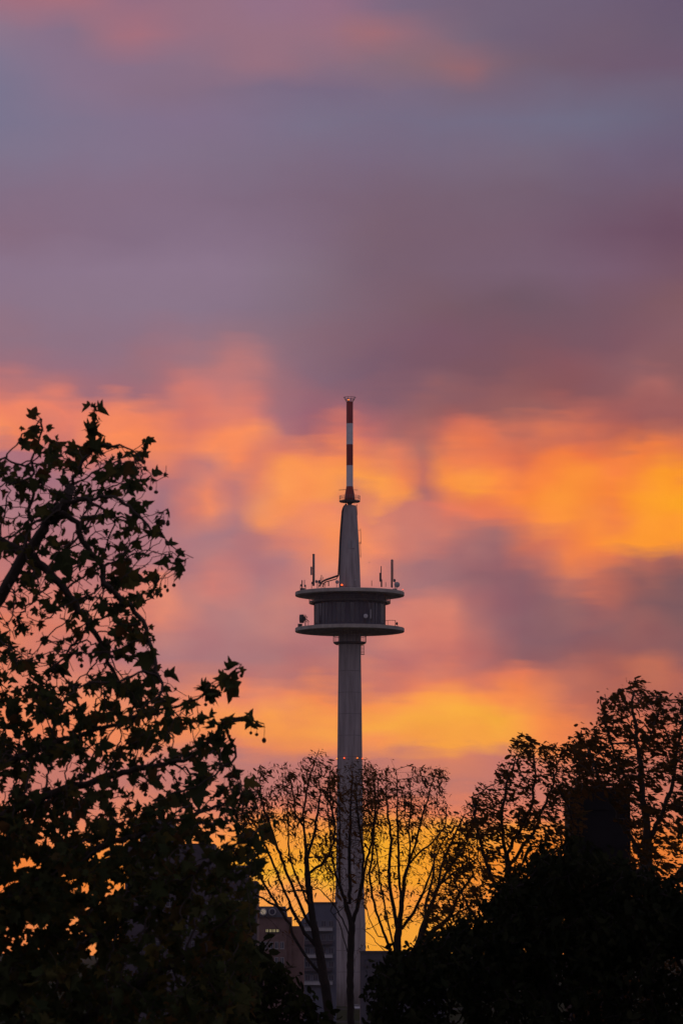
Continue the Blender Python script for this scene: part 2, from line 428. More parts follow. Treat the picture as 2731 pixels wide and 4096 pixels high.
# ------------------------------------------------------------------ mesh helpers
class MB:
    def __init__(self):
        self.v, self.f, self.mi, self.sm = [], [], [], []

    def face(self, idx, mi=0, sm=False):
        self.f.append(tuple(idx)); self.mi.append(mi); self.sm.append(sm)

    def box(self, c, s, rz=0.0, mi=0):
        """box of size s centred at c"""
        cx, cy, cz = c
        hx, hy, hz = s[0] / 2, s[1] / 2, s[2] / 2
        b = len(self.v)
        cr, sr = math.cos(rz), math.sin(rz)
        for dx, dy, dz in ((-1,-1,-1),(1,-1,-1),(1,1,-1),(-1,1,-1),(-1,-1,1),(1,-1,1),(1,1,1),(-1,1,1)):
            x, y = dx * hx, dy * hy
            self.v.append((cx + x * cr - y * sr, cy + x * sr + y * cr, cz + dz * hz))
        for q in ((0,3,2,1),(4,5,6,7),(0,1,5,4),(1,2,6,5),(2,3,7,6),(3,0,4,7)):
            self.face([b + i for i in q], mi)
        return self

    def lathe(self, prof, seg=64, c=(0, 0), mi=None, close_top=True, close_bot=True, smooth=True):
        """profile [(r, z)] turned about the vertical axis"""
        b = len(self.v)
        for r, z in prof:
            for k in range(seg):
                a = 2 * math.pi * k / seg
                self.v.append((c[0] + r * math.cos(a), c[1] + r * math.sin(a), z))
        for i in range(len(prof) - 1):
            for k in range(seg):
                k2 = (k + 1) % seg
                m = mi[i] if mi else 0
                self.face((b + i*seg + k, b + i*seg + k2, b + (i+1)*seg + k2, b + (i+1)*seg + k), m, smooth)
        if close_bot:
            self.face([b + k for k in reversed(range(seg))], mi[0] if mi else 0)
        if close_top:
            self.face([b + (len(prof)-1)*seg + k for k in range(seg)], mi[-1] if mi else 0)
        return self

    def ring(self, r, z, t, seg=48):
        """thin round bar bent to a circle"""
        b = len(self.v)
        for k in range(seg):
            a = 2 * math.pi * k / seg
            for dr, dz in ((-t, -t), (t, -t), (t, t), (-t, t)):
                self.v.append(((r + dr) * math.cos(a), (r + dr) * math.sin(a), z + dz))
        for k in range(seg):
            k2 = (k + 1) % seg
            for j in range(4):
                j2 = (j + 1) % 4
                self.face((b + k*4 + j, b + k2*4 + j, b + k2*4 + j2, b + k*4 + j2))
        return self

    def tube(self, pts, rad, k=6, cap=True, mi=0):
        pts = [Vector(p) for p in pts]
        n = len(pts)
        if not hasattr(rad, '__len__'):
            rad = [rad] * n
        b = len(self.v)
        t0 = (pts[1] - pts[0]).normalized()
        ref = Vector((0, 0, 1)) if abs(t0.z) < 0.9 else Vector((1, 0, 0))
        a = t0.cross(ref).normalized()
        for i in range(n):
            t = (pts[min(i+1, n-1)] - pts[max(i-1, 0)])
            t = t.normalized() if t.length > 1e-9 else t0
            a = (a - t * a.dot(t))
            a = a.normalized() if a.length > 1e-6 else t.orthogonal().normalized()
            c = t.cross(a)
            for j in range(k):
                th = 2 * math.pi * j / k
                p = pts[i] + (a * math.cos(th) + c * math.sin(th)) * rad[i]
                self.v.append((p.x, p.y, p.z))
        for i in range(n - 1):
            for j in range(k):
                j2 = (j + 1) % k
                self.face((b + i*k + j, b + i*k + j2, b + (i+1)*k + j2, b + (i+1)*k + j), mi, True)
        if cap:
            self.face([b + j for j in reversed(range(k))], mi)
            self.face([b + (n-1)*k + j for j in range(k)], mi)
        return self

    def sphere(self, c, r, seg=10, rings=6, sz=1.0):
        b = len(self.v)
        for i in range(rings + 1):
            th = math.pi * i / rings
            rr = max(r * math.sin(th), r * 0.02)
            for k in range(seg):
                a = 2 * math.pi * k / seg
                self.v.append((c[0] + rr * math.cos(a), c[1] + rr * math.sin(a), c[2] - r * sz * math.cos(th)))
        for i in range(rings):
            for k in range(seg):
                k2 = (k + 1) % seg
                self.face((b + i*seg + k, b + i*seg + k2, b + (i+1)*seg + k2, b + (i+1)*seg + k), 0, True)
        self.face([b + k for k in reversed(range(seg))])
        self.face([b + rings*seg + k for k in range(seg)])
        return self

    def prism(self, poly, y0, y1):
        """outline in x,z pushed from y0 to y1"""
        b, n = len(self.v), len(poly)
        for y in (y0, y1):
            for x, z in poly:
                self.v.append((x, y, z))
        self.face([b + i for i in range(n)])
        self.face([b + n + i for i in reversed(range(n))])
        for i in range(n):
            j = (i + 1) % n
            self.face((b + j, b + i, b + n + i, b + n + j))
        return self

    def build(self, name, mats, parent=None):
        me = bpy.data.meshes.new(name)
        me.from_pydata(self.v, [], self.f)
        for m in (mats if isinstance(mats, (list, tuple)) else [mats]):
            me.materials.append(m)
        me.polygons.foreach_set('material_index', self.mi)
        me.polygons.foreach_set('use_smooth', self.sm)
        me.update()
        return link(name, me, parent)


def link(name, me, parent=None):
    o = bpy.data.objects.new(name, me)
    COL.objects.link(o)
    if parent:
        o.parent = parent
    return o


def thing(name, label, cat, loc=(0, 0, 0), group=None):
    o = bpy.data.objects.new(name, None)
    COL.objects.link(o)
    o.location = loc
    o.empty_display_size = 0.5
    o['label'] = label
    o['category'] = cat
    if group:
        o['group'] = group
    return o


# ------------------------------------------------------------------ ground
g = MB()
g.v = [(-3000, -300, 0), (3000, -300, 0), (3000, 4200, 0), (-3000, 4200, 0)]
g.face((0, 1, 2, 3))
o = g.build('ground', M_GRASS); o['kind'] = 'structure'
g = MB()
g.v = [(-400, 1068, 0.004), (400, 1068, 0.004), (400, 1094, 0.004), (-400, 1094, 0.004)]
g.face((0, 1, 2, 3))
o = g.build('road', M_ROAD); o['kind'] = 'structure'
g = MB()
g.v = [(-60, 1312, 0.004), (60, 1312, 0.004), (60, 1340, 0.004), (-60, 1340, 0.004)]
g.face((0, 1, 2, 3))
o = g.build('parking_area', M_ROAD); o['kind'] = 'structure'


# ------------------------------------------------------------------ tower
TY = 1400.0
TX = P(1398.5, 2400, TY).x


def zt(py):
    return P(1398, py, TY).z


def rt(hw, py):
    u = (2048 - py) / F
    return hw / F * TY / (CP - u * SP)


def xt(px, py):
    return P(px, py, TY).x - TX


tower = thing('telecommunications_tower', 'tall concrete telecommunications tower with two round decks and a red and white striped mast',
              'tower', (TX, TY, 0))


def railing(r, z0, h, n, name, par, t=0.06):
    m = MB()
    for k in (1.0, 0.55):
        m.ring(r, z0 + h * k, t)
    for i in range(n):
        a = 2 * math.pi * i / n
        m.tube([(r*math.cos(a), r*math.sin(a), z0), (r*math.cos(a), r*math.sin(a), z0 + h)], t, 4)
    return m.build(name, M_STEEL, par)


# shaft, slightly flared towards the foot
prof = [(rt(66, 4020), 0.0)]
for hw, y in ((64, 3900), (63, 3700), (59, 3620), (55.6, 3500), (53.3, 3300), (51, 3130), (49.2, 2960), (47.4, 2800), (45.6, 2680), (44.4, 2600), (44.2, 2540)):
    prof.append((rt(hw, y), zt(y)))
M_JOINT = material("joint_concrete", (0.18, 0.165, 0.165), (0.26, 0.24, 0.24), 0.6, 0.9)
zs_, rs_ = [p[1] for p in prof], [p[0] for p in prof]
ring_z = [zt(y) for y in range(3890, 2600, -86)]       # casting joints of the climbing formwork
full, fmi = [], []
for z in sorted(set(zs_ + [q for zz in ring_z for q in (zz - 0.12, zz + 0.12)])):
    full.append((float(np.interp(z, zs_, rs_)), z))
for (ra, za), (rb_, zb_) in zip(full[:-1], full[1:]):
    fmi.append(1 if any(abs((za + zb_) / 2 - q) < 0.121 for q in ring_z) else 0)
MB().lathe(full, 64, mi=fmi + [0]).build('shaft', [M_CONC, M_JOINT], tower)
# ring platform under the pod
zc = zt(2575)
cp = MB().lathe([(rt(45, 2575), zc - 0.45), (rt(56, 2575), zc - 0.4), (rt(65, 2575), zc + 0.1), (rt(66, 2575), zc + 0.5), (rt(44.5, 2575), zc + 0.5)], 64, close_top=False, close_bot=False)
cp = cp.build('ring_platform', M_DARK, tower)
railing(rt(65.5, 2575), zc + 0.5, 3.8, 32, 'platform_railing', cp, 0.07)
lc = MB()
lx, lz0, lz1 = rt(51, 2600), zt(2617), zt(2583)
for dx in (-0.6, 0.6):
    for dy in (-0.6, 0.6):
        lc.tube([(lx + dx, dy, lz0), (lx + dx, dy, lz1)], 0.07, 4)
for i in range(7):
    z = lz0 + (lz1 - lz0) * i / 6
    lc.box((lx, 0, z), (1.3, 1.3, 0.08))
lc.box((lx, 0, lz0 - 0.1), (1.5, 1.4, 0.2))
lc.build('ladder_cage', M_STEEL, tower)

# the two decks
RD = rt(218.4, 2450)


def deck(zb, th, r_in, name):
    m = MB()
    m.lathe([(r_in, zb + 0.55), (RD * 0.55, zb + 0.35), (RD - 0.5, zb), (RD - 0.12, zb + 0.03), (RD, zb + 0.15), (RD, zb + th - 0.12), (RD - 0.12, zb + th), (RD * 0.5, zb + th + 0.05)],
            128, close_bot=True, close_top=True, smooth=False)
    d = m.build(name, M_RIM, tower)
    rb = MB()
    for i in range(40):                                # radial stiffening ribs underneath
        a = 2 * math.pi * i / 40
        c, s = math.cos(a), math.sin(a)
        r0, r1 = r_in + 0.1, RD - 1.4
        rb.tube([(r0*c, r0*s, zb + 0.42), (r1*c, r1*s, zb - 0.02)], [0.28, 0.14], 4)
    rb.build('underside_ribs', M_CONC, d)
    return d


ZU, ZL = zt(2385), zt(2529)
TH = zt(2370) - zt(2385)
upper = deck(ZU, TH, rt(142, 2400), 'upper_deck')
lower = deck(ZL, TH, rt(44, 2529), 'lower_deck')
# operations storey between the decks
rdm = rt(142, 2450)
z0, z1 = ZL + TH + 0.06, ZU + 0.4
dm = MB().lathe([(rdm, z0), (rdm, z0 + 1.3), (rdm - 0.15, z0 + 1.35), (rdm - 0.15, z1 - 3.6), (rdm, z1 - 3.55), (rdm, z1)], 96, smooth=False)
drum = dm.build('operations_storey', M_CLAD, tower)
gm = MB()
nw = 48
prng = random.Random(4)
M_BLIND = material('window_blind', (0.10, 0.10, 0.125), (0.08, 0.08, 0.10), 1, 0.6)
for i in range(nw):
    a = 2 * math.pi * (i + 0.5) / nw
    w = 2 * math.pi * rdm / nw * 0.86
    h = (z1 - 3.7) - (z0 + 1.5)
    gm.box(((rdm - 0.10) * math.cos(a), (rdm - 0.10) * math.sin(a), z0 + 1.5 + h / 2), (0.08, w, h), a, mi=prng.choice((0, 0, 0, 1, 1, 2)))
gm.build('window_band', [M_GLASS, M_CLAD, M_BLIND], drum)
fm = MB()
for i in range(nw):
    a = 2 * math.pi * i / nw
    fm.box(((rdm + 0.04) * math.cos(a), (rdm + 0.04) * math.sin(a), (z0 + z1) / 2), (0.14, 0.16, z1 - z0 - 0.6), a)
fm.build('facade_ribs', M_CLAD, drum)
# hanging gallery under the upper deck
zg = ZU - 2.35
gal = MB().lathe([(rdm + 0.25, zg + 0.1), (rdm + 0.3, zg - 0.1), (rt(163, 2410) - 0.2, zg - 0.45), (rt(163, 2410), zg - 0.35), (rt(163, 2410), zg + 0.25), (rdm + 0.25, zg + 0.25)], 96, close_bot=False, close_top=False, smooth=False)
gal = gal.build('gallery', M_DARK, tower)
railing(rt(162.5, 2410), zg + 0.25, 1.3, 56, 'gallery_railing', gal, 0.05)

# upper tapered concrete section
pc = [(rt(43.6, 2348), ZU + TH + 0.06)]
for hw, y in ((43.2, 2340), (40.8, 2265), (37.4, 2180), (33.2, 2115), (29.8, 2060), (27.2, 2030), (26.0, 2024)):
    pc.append((rt(hw, y), zt(y)))
pc.append((rt(17, 2020), zt(2021)))
MB().lathe(pc, 48).build('tapered_top_shaft', M_CONC, tower)
dh = MB()
for px in (1397, 1412):
    dh.box((xt(px, 2185), -rt(37.5, 2180) - 0.02, zt(2181)), (0.8, 0.5, 3.0))
dh.build('service_hatch', M_PALE, tower)
# neck, platform and mast
nk = MB().lathe([(rt(9, 2015), zt(2024)), (rt(8, 2015), zt(2017)), (rt(12, 2015), zt(2012)), (rt(14, 2012), zt(2010))], 24)
nk.build('mast_neck', M_DARK, tower)
zp = zt(2004)
pf = MB().lathe([(rt(16, 2004), zp - 0.75), (rt(38, 2004), zp - 0.5), (rt(41.5, 2004), zp - 0.35), (rt(41.5, 2004), zp + 0.1), (rt(10, 2004), zp + 0.1)], 40, close_bot=True, close_top=True, smooth=False)
pf = pf.build('mast_platform', M_DARK, tower)
railing(rt(41, 2004), zp + 0.1, 1.75, 20, 'platform_railing', pf, 0.06)
ml, mi = [], []
for hw, y, c in ((20.5, 2002, 0), (21, 1993, 0), (20, 1983, 0), (17.5, 1968, 0), (15, 1956, 0), (13.8, 1946, 1), (13.4, 1935, 1), (13.4, 1862, 0), (13.4, 1778, 1), (13.4, 1694, 0), (13.4, 1607, 0)):
    ml.append((rt(hw, y), zt(y))); mi.append(c)
MB().lathe(ml, 32, mi=mi).build('antenna_mast', [M_RED, M_WHITE], tower)
cr = MB()
zq = zt(1960)
cr.tube([(xt(1355, 1960), -0.4, zq - 0.05), (xt(1384, 1960), -0.2, zq + 0.12)], 0.10, 4)
cr.build('dipole_antenna', M_DARK, tower)
cr = MB()
cr.tube([(xt(1415, 1960), -0.2, zq + 0.05), (xt(1430, 1960), -0.4, zq - 0.05)], 0.09, 4)
cr.build('dipole_antenna', M_DARK, tower)
cg = MB()
zb_, ztp = zt(1607), zt(1589)
for k, (rr, zz) in enumerate(((13.5, 0.0), (18.5, 0.5), (24, 1.0))):
    cg.ring(rt(rr, 1600), zb_ + (ztp - zb_) * zz, 0.07, 20)
for i in range(10):
    a = 2 * math.pi * i / 10
    c, s = math.cos(a), math.sin(a)
    cg.tube([(rt(13.5, 1600)*c, rt(13.5, 1600)*s, zb_), (rt(24, 1600)*c, rt(24, 1600)*s, ztp)], 0.06, 4)
cg.build('top_cage', M_STEEL, tower)


def warn(px, py, y_off, mat=M_LIGHT, r=0.34):
    m = MB()
    x, z = xt(px, py), zt(py)
    m.sphere((x, y_off, z), r, 10, 6)
    lp = m.build('warning_light', mat, tower)
    b = MB().lathe([(r * 1.1, z - r * 1.8), (r * 1.1, z - r * 0.75)], 10, (x, y_off))
    b.build('lamp_base', M_DARK, lp)


warn(1393.5, 1598.5, 0, M_LIGHT2, 0.3)
warn(1367, 2345, -rt(45, 2345) - 0.6, M_LIGHT, 0.36)
warn(1610, 2362, -3.0, M_LIGHT, 0.16)
for px, ang in ((1347, 0.99), (1376, 0.42), (1429, -0.60), (1449.5, -0.99)):
    r_ = rt(51.5, 3035)
    warn(px, 3036, -math.sqrt(max(r_**2 - xt(px, 3036)**2, 0)) - 0.35, M_LIGHT if px in (1376, 1449.5) else M_LIGHT2, 0.24)

# cables running up the left flank and over to the deck
cb = MB()
flank = []
for hw, y in ((12, 2017), (19, 2024), (26, 2034), (29, 2046), (31.5, 2075), (35, 2118), (38, 2165), (40, 2215), (42.5, 2262), (44.5, 2300)):
    flank.append((-rt(hw + 0.5, y), -0.5, zt(y)))
for k in range(3):
    cb.tube([(x - 0.05 + 0.02*k, y - 0.55 * k + 0.3, z) for x, y, z in flank], 0.3, 6)
end1 = [(-rt(44.5, 2300), -0.6, zt(2300)), (xt(1350, 2305), -1.2, zt(2306)), (xt(1325, 2316), -2.5, zt(2316)), (xt(1300, 2327), -4, zt(2326)), (xt(1286, 2335), -5, zt(2335)), (xt(1277, 2349), -5.5, zt(2352))]
end2 = [(-rt(44.8, 2303), -0.9, zt(2303)), (xt(1345, 2316), -0.8, zt(2317)), (xt(1318, 2326), -2, zt(2326)), (xt(1300, 2333), -3, zt(2332)), (xt(1293, 2342), -4, zt(2341)), (xt(1291, 2352), -4.5, zt(2353))]
cb.tube(end1, 0.27, 6)
cb.tube(end2, 0.2, 6)
cb.tube([(x + 0.2, y - 0.5, z + 0.35) for x, y, z in end1], 0.16, 5)
cb.build('cable_run', M_DARK, tower)
for hw, y0_, y1_, off in ((39.5, 2115, 2175, 4.5), (42, 2168, 2230, 1.0), (31, 2018, 2060, -1.5)):
    ld = MB()                                         # ladder with stand-off rails on the right flank
    xa, xb = rt(hw + off - 1, y0_), rt(hw + off + 0.8, y1_)
    for dy in (-0.5, 0.5):
        ld.tube([(xa, dy, zt(y0_)), (xb, dy, zt(y1_))], 0.08, 4)
    for i in range(9):
        t = i / 8
        z = zt(y0_) + (zt(y1_) - zt(y0_)) * t
        x = xa + (xb - xa) * t
        ld.tube([(x, -0.5, z), (x, 0.5, z)], 0.06, 4)
    for t in (0.1, 0.9):
        z = zt(y0_) + (zt(y1_) - zt(y0_)) * t
        x = xa + (xb - xa) * t
        ld.tube([(x, 0, z), (x - 0.9, 0, z)], 0.07, 4)
    ld.build('climbing_ladder', M_STEEL, tower)
for hw, y0_, y1_ in ((-36.5, 2112, 2146),):
    ld = MB()
    ld.tube([(rt(hw, y0_), -0.6, zt(y0_)), (rt(hw - 0.6, y1_), -0.6, zt(y1_))], 0.06, 4)
    ld.build('lightning_rod', M_STEEL, tower)

# aerials standing on the upper deck: zoom pixel -> photo pixel
zx = lambda a: 1130 + a * 0.34439
zy = lambda b: 2180 + b * 0.34439
ZTOP = ZU + TH


def aerial(xz, y_top, y_bot, wz, name, mat, y_off=-6.0, square=False, bands=False):
    m = MB()
    x, r = xt(zx(xz), zy(y_top)), rt(wz * 0.34439 / 2, 2250)
    za, zb2 = zt(zy(y_bot)), zt(zy(y_top))
    if square:
        m.box((x, y_off, (za + zb2) / 2), (2 * r, 1.2 * r, zb2 - za))
    else:
        m.tube([(x, y_off, za), (x, y_off, zb2 - 0.1), (x, y_off, zb2)], [r, r, r * 0.6], 8)
        if bands:
            for t in (0.04, 0.96):
                m.tube([(x, y_off, za + (zb2 - za) * t), (x, y_off, za + (zb2 - za) * t + 0.3)], r * 1.15, 8)
    return m.build(name, mat, tower)


def dish(xz, yz, rz_, name='dish_antenna', mat=M_PALE, y_off=-6.0, base=None, face=0.0):
    m = MB()
    x, z, r = xt(zx(xz), zy(yz)), zt(zy(yz)), rt(rz_ * 0.34439, 2300)
    seg = 20
    prof_ = [(0.02, 0.35 * r), (0.5 * r, 0.26 * r), (0.85 * r, 0.10 * r), (r, -0.12 * r), (r, -0.3 * r), (0.02, -0.32 * r)]
    b = len(m.v)
    cf, sf = math.cos(face), math.sin(face)
    for rr, d in prof_:
        for k in range(seg):
            a = 2 * math.pi * k / seg
            lx_, ly_, lz_ = rr * math.cos(a), d, rr * math.sin(a)
            m.v.append((x + lx_ * cf - ly_ * sf, y_off + lx_ * sf + ly_ * cf, z + lz_))
    for i in range(len(prof_) - 1):
        for k in range(seg):
            k2 = (k + 1) % seg
            m.face((b + i*seg + k, b + (i+1)*seg + k, b + (i+1)*seg + k2, b + i*seg + k2), 0, True)
    d_ = m.build(name, mat, tower)
    if base is not None:
        mm = MB()
        bx, by_ = x - sf * r * 0.5, y_off + cf * r * 0.5
        mm.tube([(bx, by_, base), (bx, by_, z + r * 0.4)], 0.12, 6)
        mm.tube([(bx, by_, z), (x - sf * 0.2 * r, y_off + cf * 0.2 * r, z)], 0.1, 5)
        mm.build('dish_bracket', M_DARK, d_)
    return d_


aerial(361, 130, 500, 24, 'panel_antenna', M_DARK, -8, bands=True)
aerial(371, 132, 470, 10, 'panel_antenna', M_PALE, -8.3)
aerial(336, 278, 375, 20, 'panel_antenna', M_STEEL, -8.2, True)
for yy in (300, 360):
    br = MB()
    br.tube([(xt(zx(336), zy(yy)), -8.2, zt(zy(yy))), (xt(zx(361), zy(yy)), -8, zt(zy(yy)))], 0.09, 4)
    br.build('antenna_bracket', M_DARK, tower)
for yy in (300, 420):
    br = MB()
    br.tube([(xt(zx(1133), zy(yy) + 20), -6, zt(zy(yy + 20))), (xt(zx(1143), zy(yy)), -6, zt(zy(yy + 20)))], 0.09, 4)
    br.build('antenna_bracket', M_DARK, tower)
for xz, a, b_, w_ in ((228, 428, 520, 12), (256, 424, 512, 8), (452, 368, 440, 9), (472, 386, 425, 6), (535, 446, 498, 12), (1033, 432, 498, 7), (1142, 264, 505, 10), (1147, 420, 508, 16), (1195, 453, 508, 7), (440, 400, 495, 6)):
    aerial(xz, a, b_, w_, 'whip_antenna', M_DARK if w_ > 8 else M_STEEL, -5.5 - (xz % 7) * 0.2)
aerial(1132, 342, 445, 20, 'panel_antenna', M_DARK, -6, True)
aerial(1269, 184, 512, 15, 'panel_antenna', M_DARK, -5, bands=True)
aerial(1257, 186, 505, 7, 'panel_antenna', M_PALE, -4.6)
aerial(1283, 186, 440, 7, 'panel_antenna', M_PALE, -4.6)
dish(1325, 475, 33, base=ZTOP, y_off=-4, face=0.2)
dish(1298, 424, 18, base=ZTOP, y_off=-3.5, face=-0.5, mat=M_STEEL)
dish(345, 463, 16, base=ZTOP, y_off=-7, face=0.9, mat=M_STEEL)
dish(425, 448, 22, base=ZTOP, y_off=-6, face=0.7, mat=M_STEEL)
dish(396, 440, 18, base=ZTOP, y_off=-5, face=-0.8, mat=M_STEEL)
dish(632, 444, 22, base=ZTOP, y_off=-rt(40, 2345) - 0.4, face=0.3)
dish(845, 422, 11, y_off=-rt(42, 2345) - 0.5, mat=M_PALE)
dish(213, 478, 14, base=ZTOP, y_off=-3, face=0.8, mat=M_STEEL)
dish(266, 487, 12, base=ZTOP, y_off=-4, face=-0.6, mat=M_STEEL)
for xz, y0_, w_, h_ in ((235, 505, 60, 26), (480, 490, 30, 20), (830, 487, 75, 12), (1300, 505, 50, 20), (660, 487, 30, 16)):
    bx_ = MB()
    bx_.box((xt(zx(xz), zy(y0_)), -7 if xz not in (660, 830) else -rt(46, 2345) - 0.5, ZTOP + h_ * 0.34439 / F * TY / 2), (w_ * 0.34439 / F * TY, 1.2, h_ * 0.34439 / F * TY + 0.1))
    bx_.build('equipment_cabinet', M_DARK, tower)
tr = MB()                                             # tangle of cable trestles behind the bundle
for xz in (445, 462, 480, 492):
    tr.tube([(xt(zx(xz), zy(440)), -4.5, ZTOP), (xt(zx(xz + 8), zy(440)), -4.5, zt(zy(446)))], 0.08, 4)
tr.tube([(xt(zx(440), zy(460)), -4.5, zt(zy(470))), (xt(zx(500), zy(460)), -4.5, zt(zy(452)))], 0.08, 4)
tr.tube([(xt(zx(440), zy(460)), -4.5, zt(zy(452))), (xt(zx(495), zy(460)), -4.5, zt(zy(480)))], 0.08, 4)
tr.build('cable_trestle', M_DARK, tower)
# lower deck gear
ZLT = ZL + TH
dr = MB()
x_, z_ = xt(zx(228), zy(875)), zt(zy(872))
R_ = rt(50 * 0.34439, 2480)
dr.tube([(x_ - 0.8, -5, z_), (x_ + 0.6, -5.2, z_)], R_, 20)
dr.tube([(x_ + 0.6, -5.2, z_), (x_ + 1.1, -5.25, z_)], [R_ * 0.8, R_ * 0.3], 16)
dr = dr.build('drum_antenna', M_DARK, tower)
ds = MB()
ds.tube([(x_ + 1.2, -5, ZLT), (x_ + 1.2, -5, z_ + 1.5)], 0.2, 6)
for dx, ya, yb in ((1.6, 848, 850), (2.2, 870, 905), (1.7, 885, 915)):
    ds.tube([(x_ + 1.0, -5, zt(zy(ya))), (x_ + dx + 0.3, -5, zt(zy(yb)))], 0.1, 4)
ds.tube([(x_ + 2.0, -5, zt(zy(848))), (x_ + 1.5, -5, zt(zy(872))), (x_ + 2.3, -5, zt(zy(895))), (x_ + 2.2, -5, ZLT)], 0.1, 4)
ds.build('drum_bracket', M_DARK, dr)
bb = MB()
bb.box((xt(zx(204), zy(930)), -4, ZLT + 0.55), (1.6, 1.2, 1.5))
bb.build('equipment_cabinet', M_DARK, tower)
rl = MB()
xa, xb = xt(zx(1190), zy(883)), xt(zx(1308), zy(883))
rl.tube([(xa, -1, zt(zy(885))), ((xa + xb) / 2, -1, zt(zy(878))), (xb, -1, zt(zy(880)))], 0.09, 4)
rl.tube([(xb, -1, zt(zy(880))), (xb, -1, ZLT)], 0.13, 5)
rl.tube([(xa + 1, -1, zt(zy(884))), (xa + 1, -1, ZLT)], 0.07, 4)
rl.build('cable_rail', M_DARK, tower)
dish(1328, 918, 17, base=ZLT, y_off=-1.5, face=-0.8, mat=M_DARK)
yd = -math.sqrt(rdm**2 - xt(zx(962), 2470)**2) - 0.9
dish(962, 861, 25, y_off=yd, base=ZLT, mat=M_WHITE)
yd2 = -math.sqrt(rdm**2 - xt(zx(1021), 2470)**2) - 0.9
aerial(1021, 782, 885, 17, 'panel_antenna', M_PALE, yd2, True)
aerial(1036, 755, 900, 7, 'antenna_pole', M_DARK, yd2)


# ------------------------------------------------------------------ bird
bp_ = P(1477, 2250, 1300)
bird = MB()
s_ = 1.0
bird.tube([(-0.22, 0, -0.02), (-0.1, 0, 0.0), (0.08, 0, 0.02), (0.2, 0, 0.05), (0.28, 0, 0.05)], [0.03, 0.07, 0.08, 0.05, 0.01], 8)
b0 = len(bird.v)
for sx in (-1, 1):
    b = len(bird.v)
    yy = 0.0
    pts = [(0.10, 0.04), (0.02, 0.0), (-0.06, -0.02)]
    # wing: root, wrist, tip
    for (x, y, z) in ((0.10, sx*0.05, 0.03), (-0.08, sx*0.05, 0.03), (0.12, sx*0.32, 0.14), (-0.07, sx*0.30, 0.12), (-0.02, sx*0.62, 0.06),
                      (0.10, sx*0.05, 0.015), (-0.08, sx*0.05, 0.015), (0.12, sx*0.32, 0.125), (-0.07, sx*0.30, 0.105), (-0.02, sx*0.62, 0.05)):
        bird.v.append((x, y, z))
    for q in ((0, 1, 3, 2), (2, 3, 4), (5, 7, 8, 6), (7, 9, 8), (0, 2, 7, 5), (2, 4, 9, 7), (1, 6, 8, 3), (3, 8, 9, 4)):
        bird.face([b + i for i in q])
bo = bird.build('bird', material("dark_plumage", (0.05, 0.045, 0.045), None, 4, 0.9))
bo.location = bp_
bo.rotation_euler = (0, math.radians(8), math.radians(65))
bo['label'] = 'tiny dark bird gliding in the sky right of the tower above the upper deck'
bo['category'] = 'bird'


# ------------------------------------------------------------------ buildings
def slab(m, px0, px1, py_top, Y, depth, z0=0.0, py_bot=None):
    a, b = P(px0, py_top, Y), P(px1, py_top, Y)
    if py_bot is not None:
        z0 = P(px0, py_bot, Y).z
    m.box(((a.x + b.x) / 2, Y + depth / 2, (a.z + z0) / 2), (b.x - a.x, depth, a.z - z0))
    return m


def windows(Y, xs, py0, py1, w, parent, mat, frame_mat, ox, lit=None):
    """each window a frame with its pane"""
    for i, px in enumerate(xs):
        a, b = P(px - w / 2, py0, Y), P(px + w / 2, py1, Y)
        cx, cz = (a.x + b.x) / 2 - ox.x, (a.z + b.z) / 2 - ox.z
        W_, H_ = b.x - a.x, a.z - b.z
        yf = Y - ox.y
        m = MB()
        t = 0.09
        for dx in (-W_/2, 0, W_/2):
            m.box((cx + dx, yf - 0.06, cz), (t, 0.10, H_ + t))
        for dz in (-H_/2, H_/2):
            m.box((cx, yf - 0.055, cz + dz), (W_ + t, 0.09, t))
        m.box((cx, yf - 0.12, cz - H_/2 - 0.1), (W_ + 0.3, 0.24, 0.08))
        fr = m.build('window', frame_mat, parent)
        mm = MB()
        mm.box((cx, yf - 0.02, cz), (W_, 0.05, H_))
        mm.build('pane', lit if lit and (i % 3 != 2) else mat, fr)


def rel(o, m):
    """make a mesh collected in world space local to its thing"""
    L_ = o.location
    m.v = [(x - L_.x, y - L_.y, z - L_.z) for x, y, z in m.v]
    return m


# stepped apartment block, left
Y = 600.0
bl = thing('apartment_block', 'large grey stepped apartment block with flat roofs behind the plane tree', 'building', (P(780, 3800, Y).x, Y, 0))
rel(bl, slab(MB(), 500, 1028, 3525, Y, 16)).build('wall', M_RENDER, bl)
rel(bl, slab(MB(), 520, 992, 3468, Y + 1.0, 13, py_bot=3526)).build('upper_storey', M_RENDER, bl)
rs = rel(bl, slab(MB(), 840, 1032, 3463, Y + 0.2, 15, py_bot=3471)).build('roof_slab', M_SLATE, bl)
rel(bl, slab(MB(), 498, 858, 3376, Y + 2.0, 12, py_bot=3463)).build('top_storey', M_RENDER, bl)
rel(bl, slab(MB(), 559, 697, 3281, Y + 3.0, 8, py_bot=3376)).build('lift_house', M_DGREY, bl)
rel(bl, slab(MB(), 556, 700, 3277, Y + 2.8, 8.4, py_bot=3281)).build('lift_house_roof', M_SLATE, bl)
prm = MB()
prm.box((P(1011, 3500, Y).x, Y + 3, P(1011, 3495, Y).z), (0.1, 0.1, P(0, 3470, Y).z - P(0, 3525, Y).z))
rel(bl, prm).build('roof_post', M_DARK, bl)
windows(Y, [640 + 38 * i for i in range(10)], 3604, 3628, 30, bl, M_GLASS, M_STEEL, bl.location, None)
windows(Y, [930, 962, 1004], 3604, 3615, 26, bl, M_LIT, M_DARK, bl.location, M_LIT)
for r_ in range(3):
    windows(Y, [640 + 48 * i for i in range(8)], 3685 + 84 * r_, 3722 + 84 * r_, 32, bl, M_GLASS, M_STEEL, bl.location)
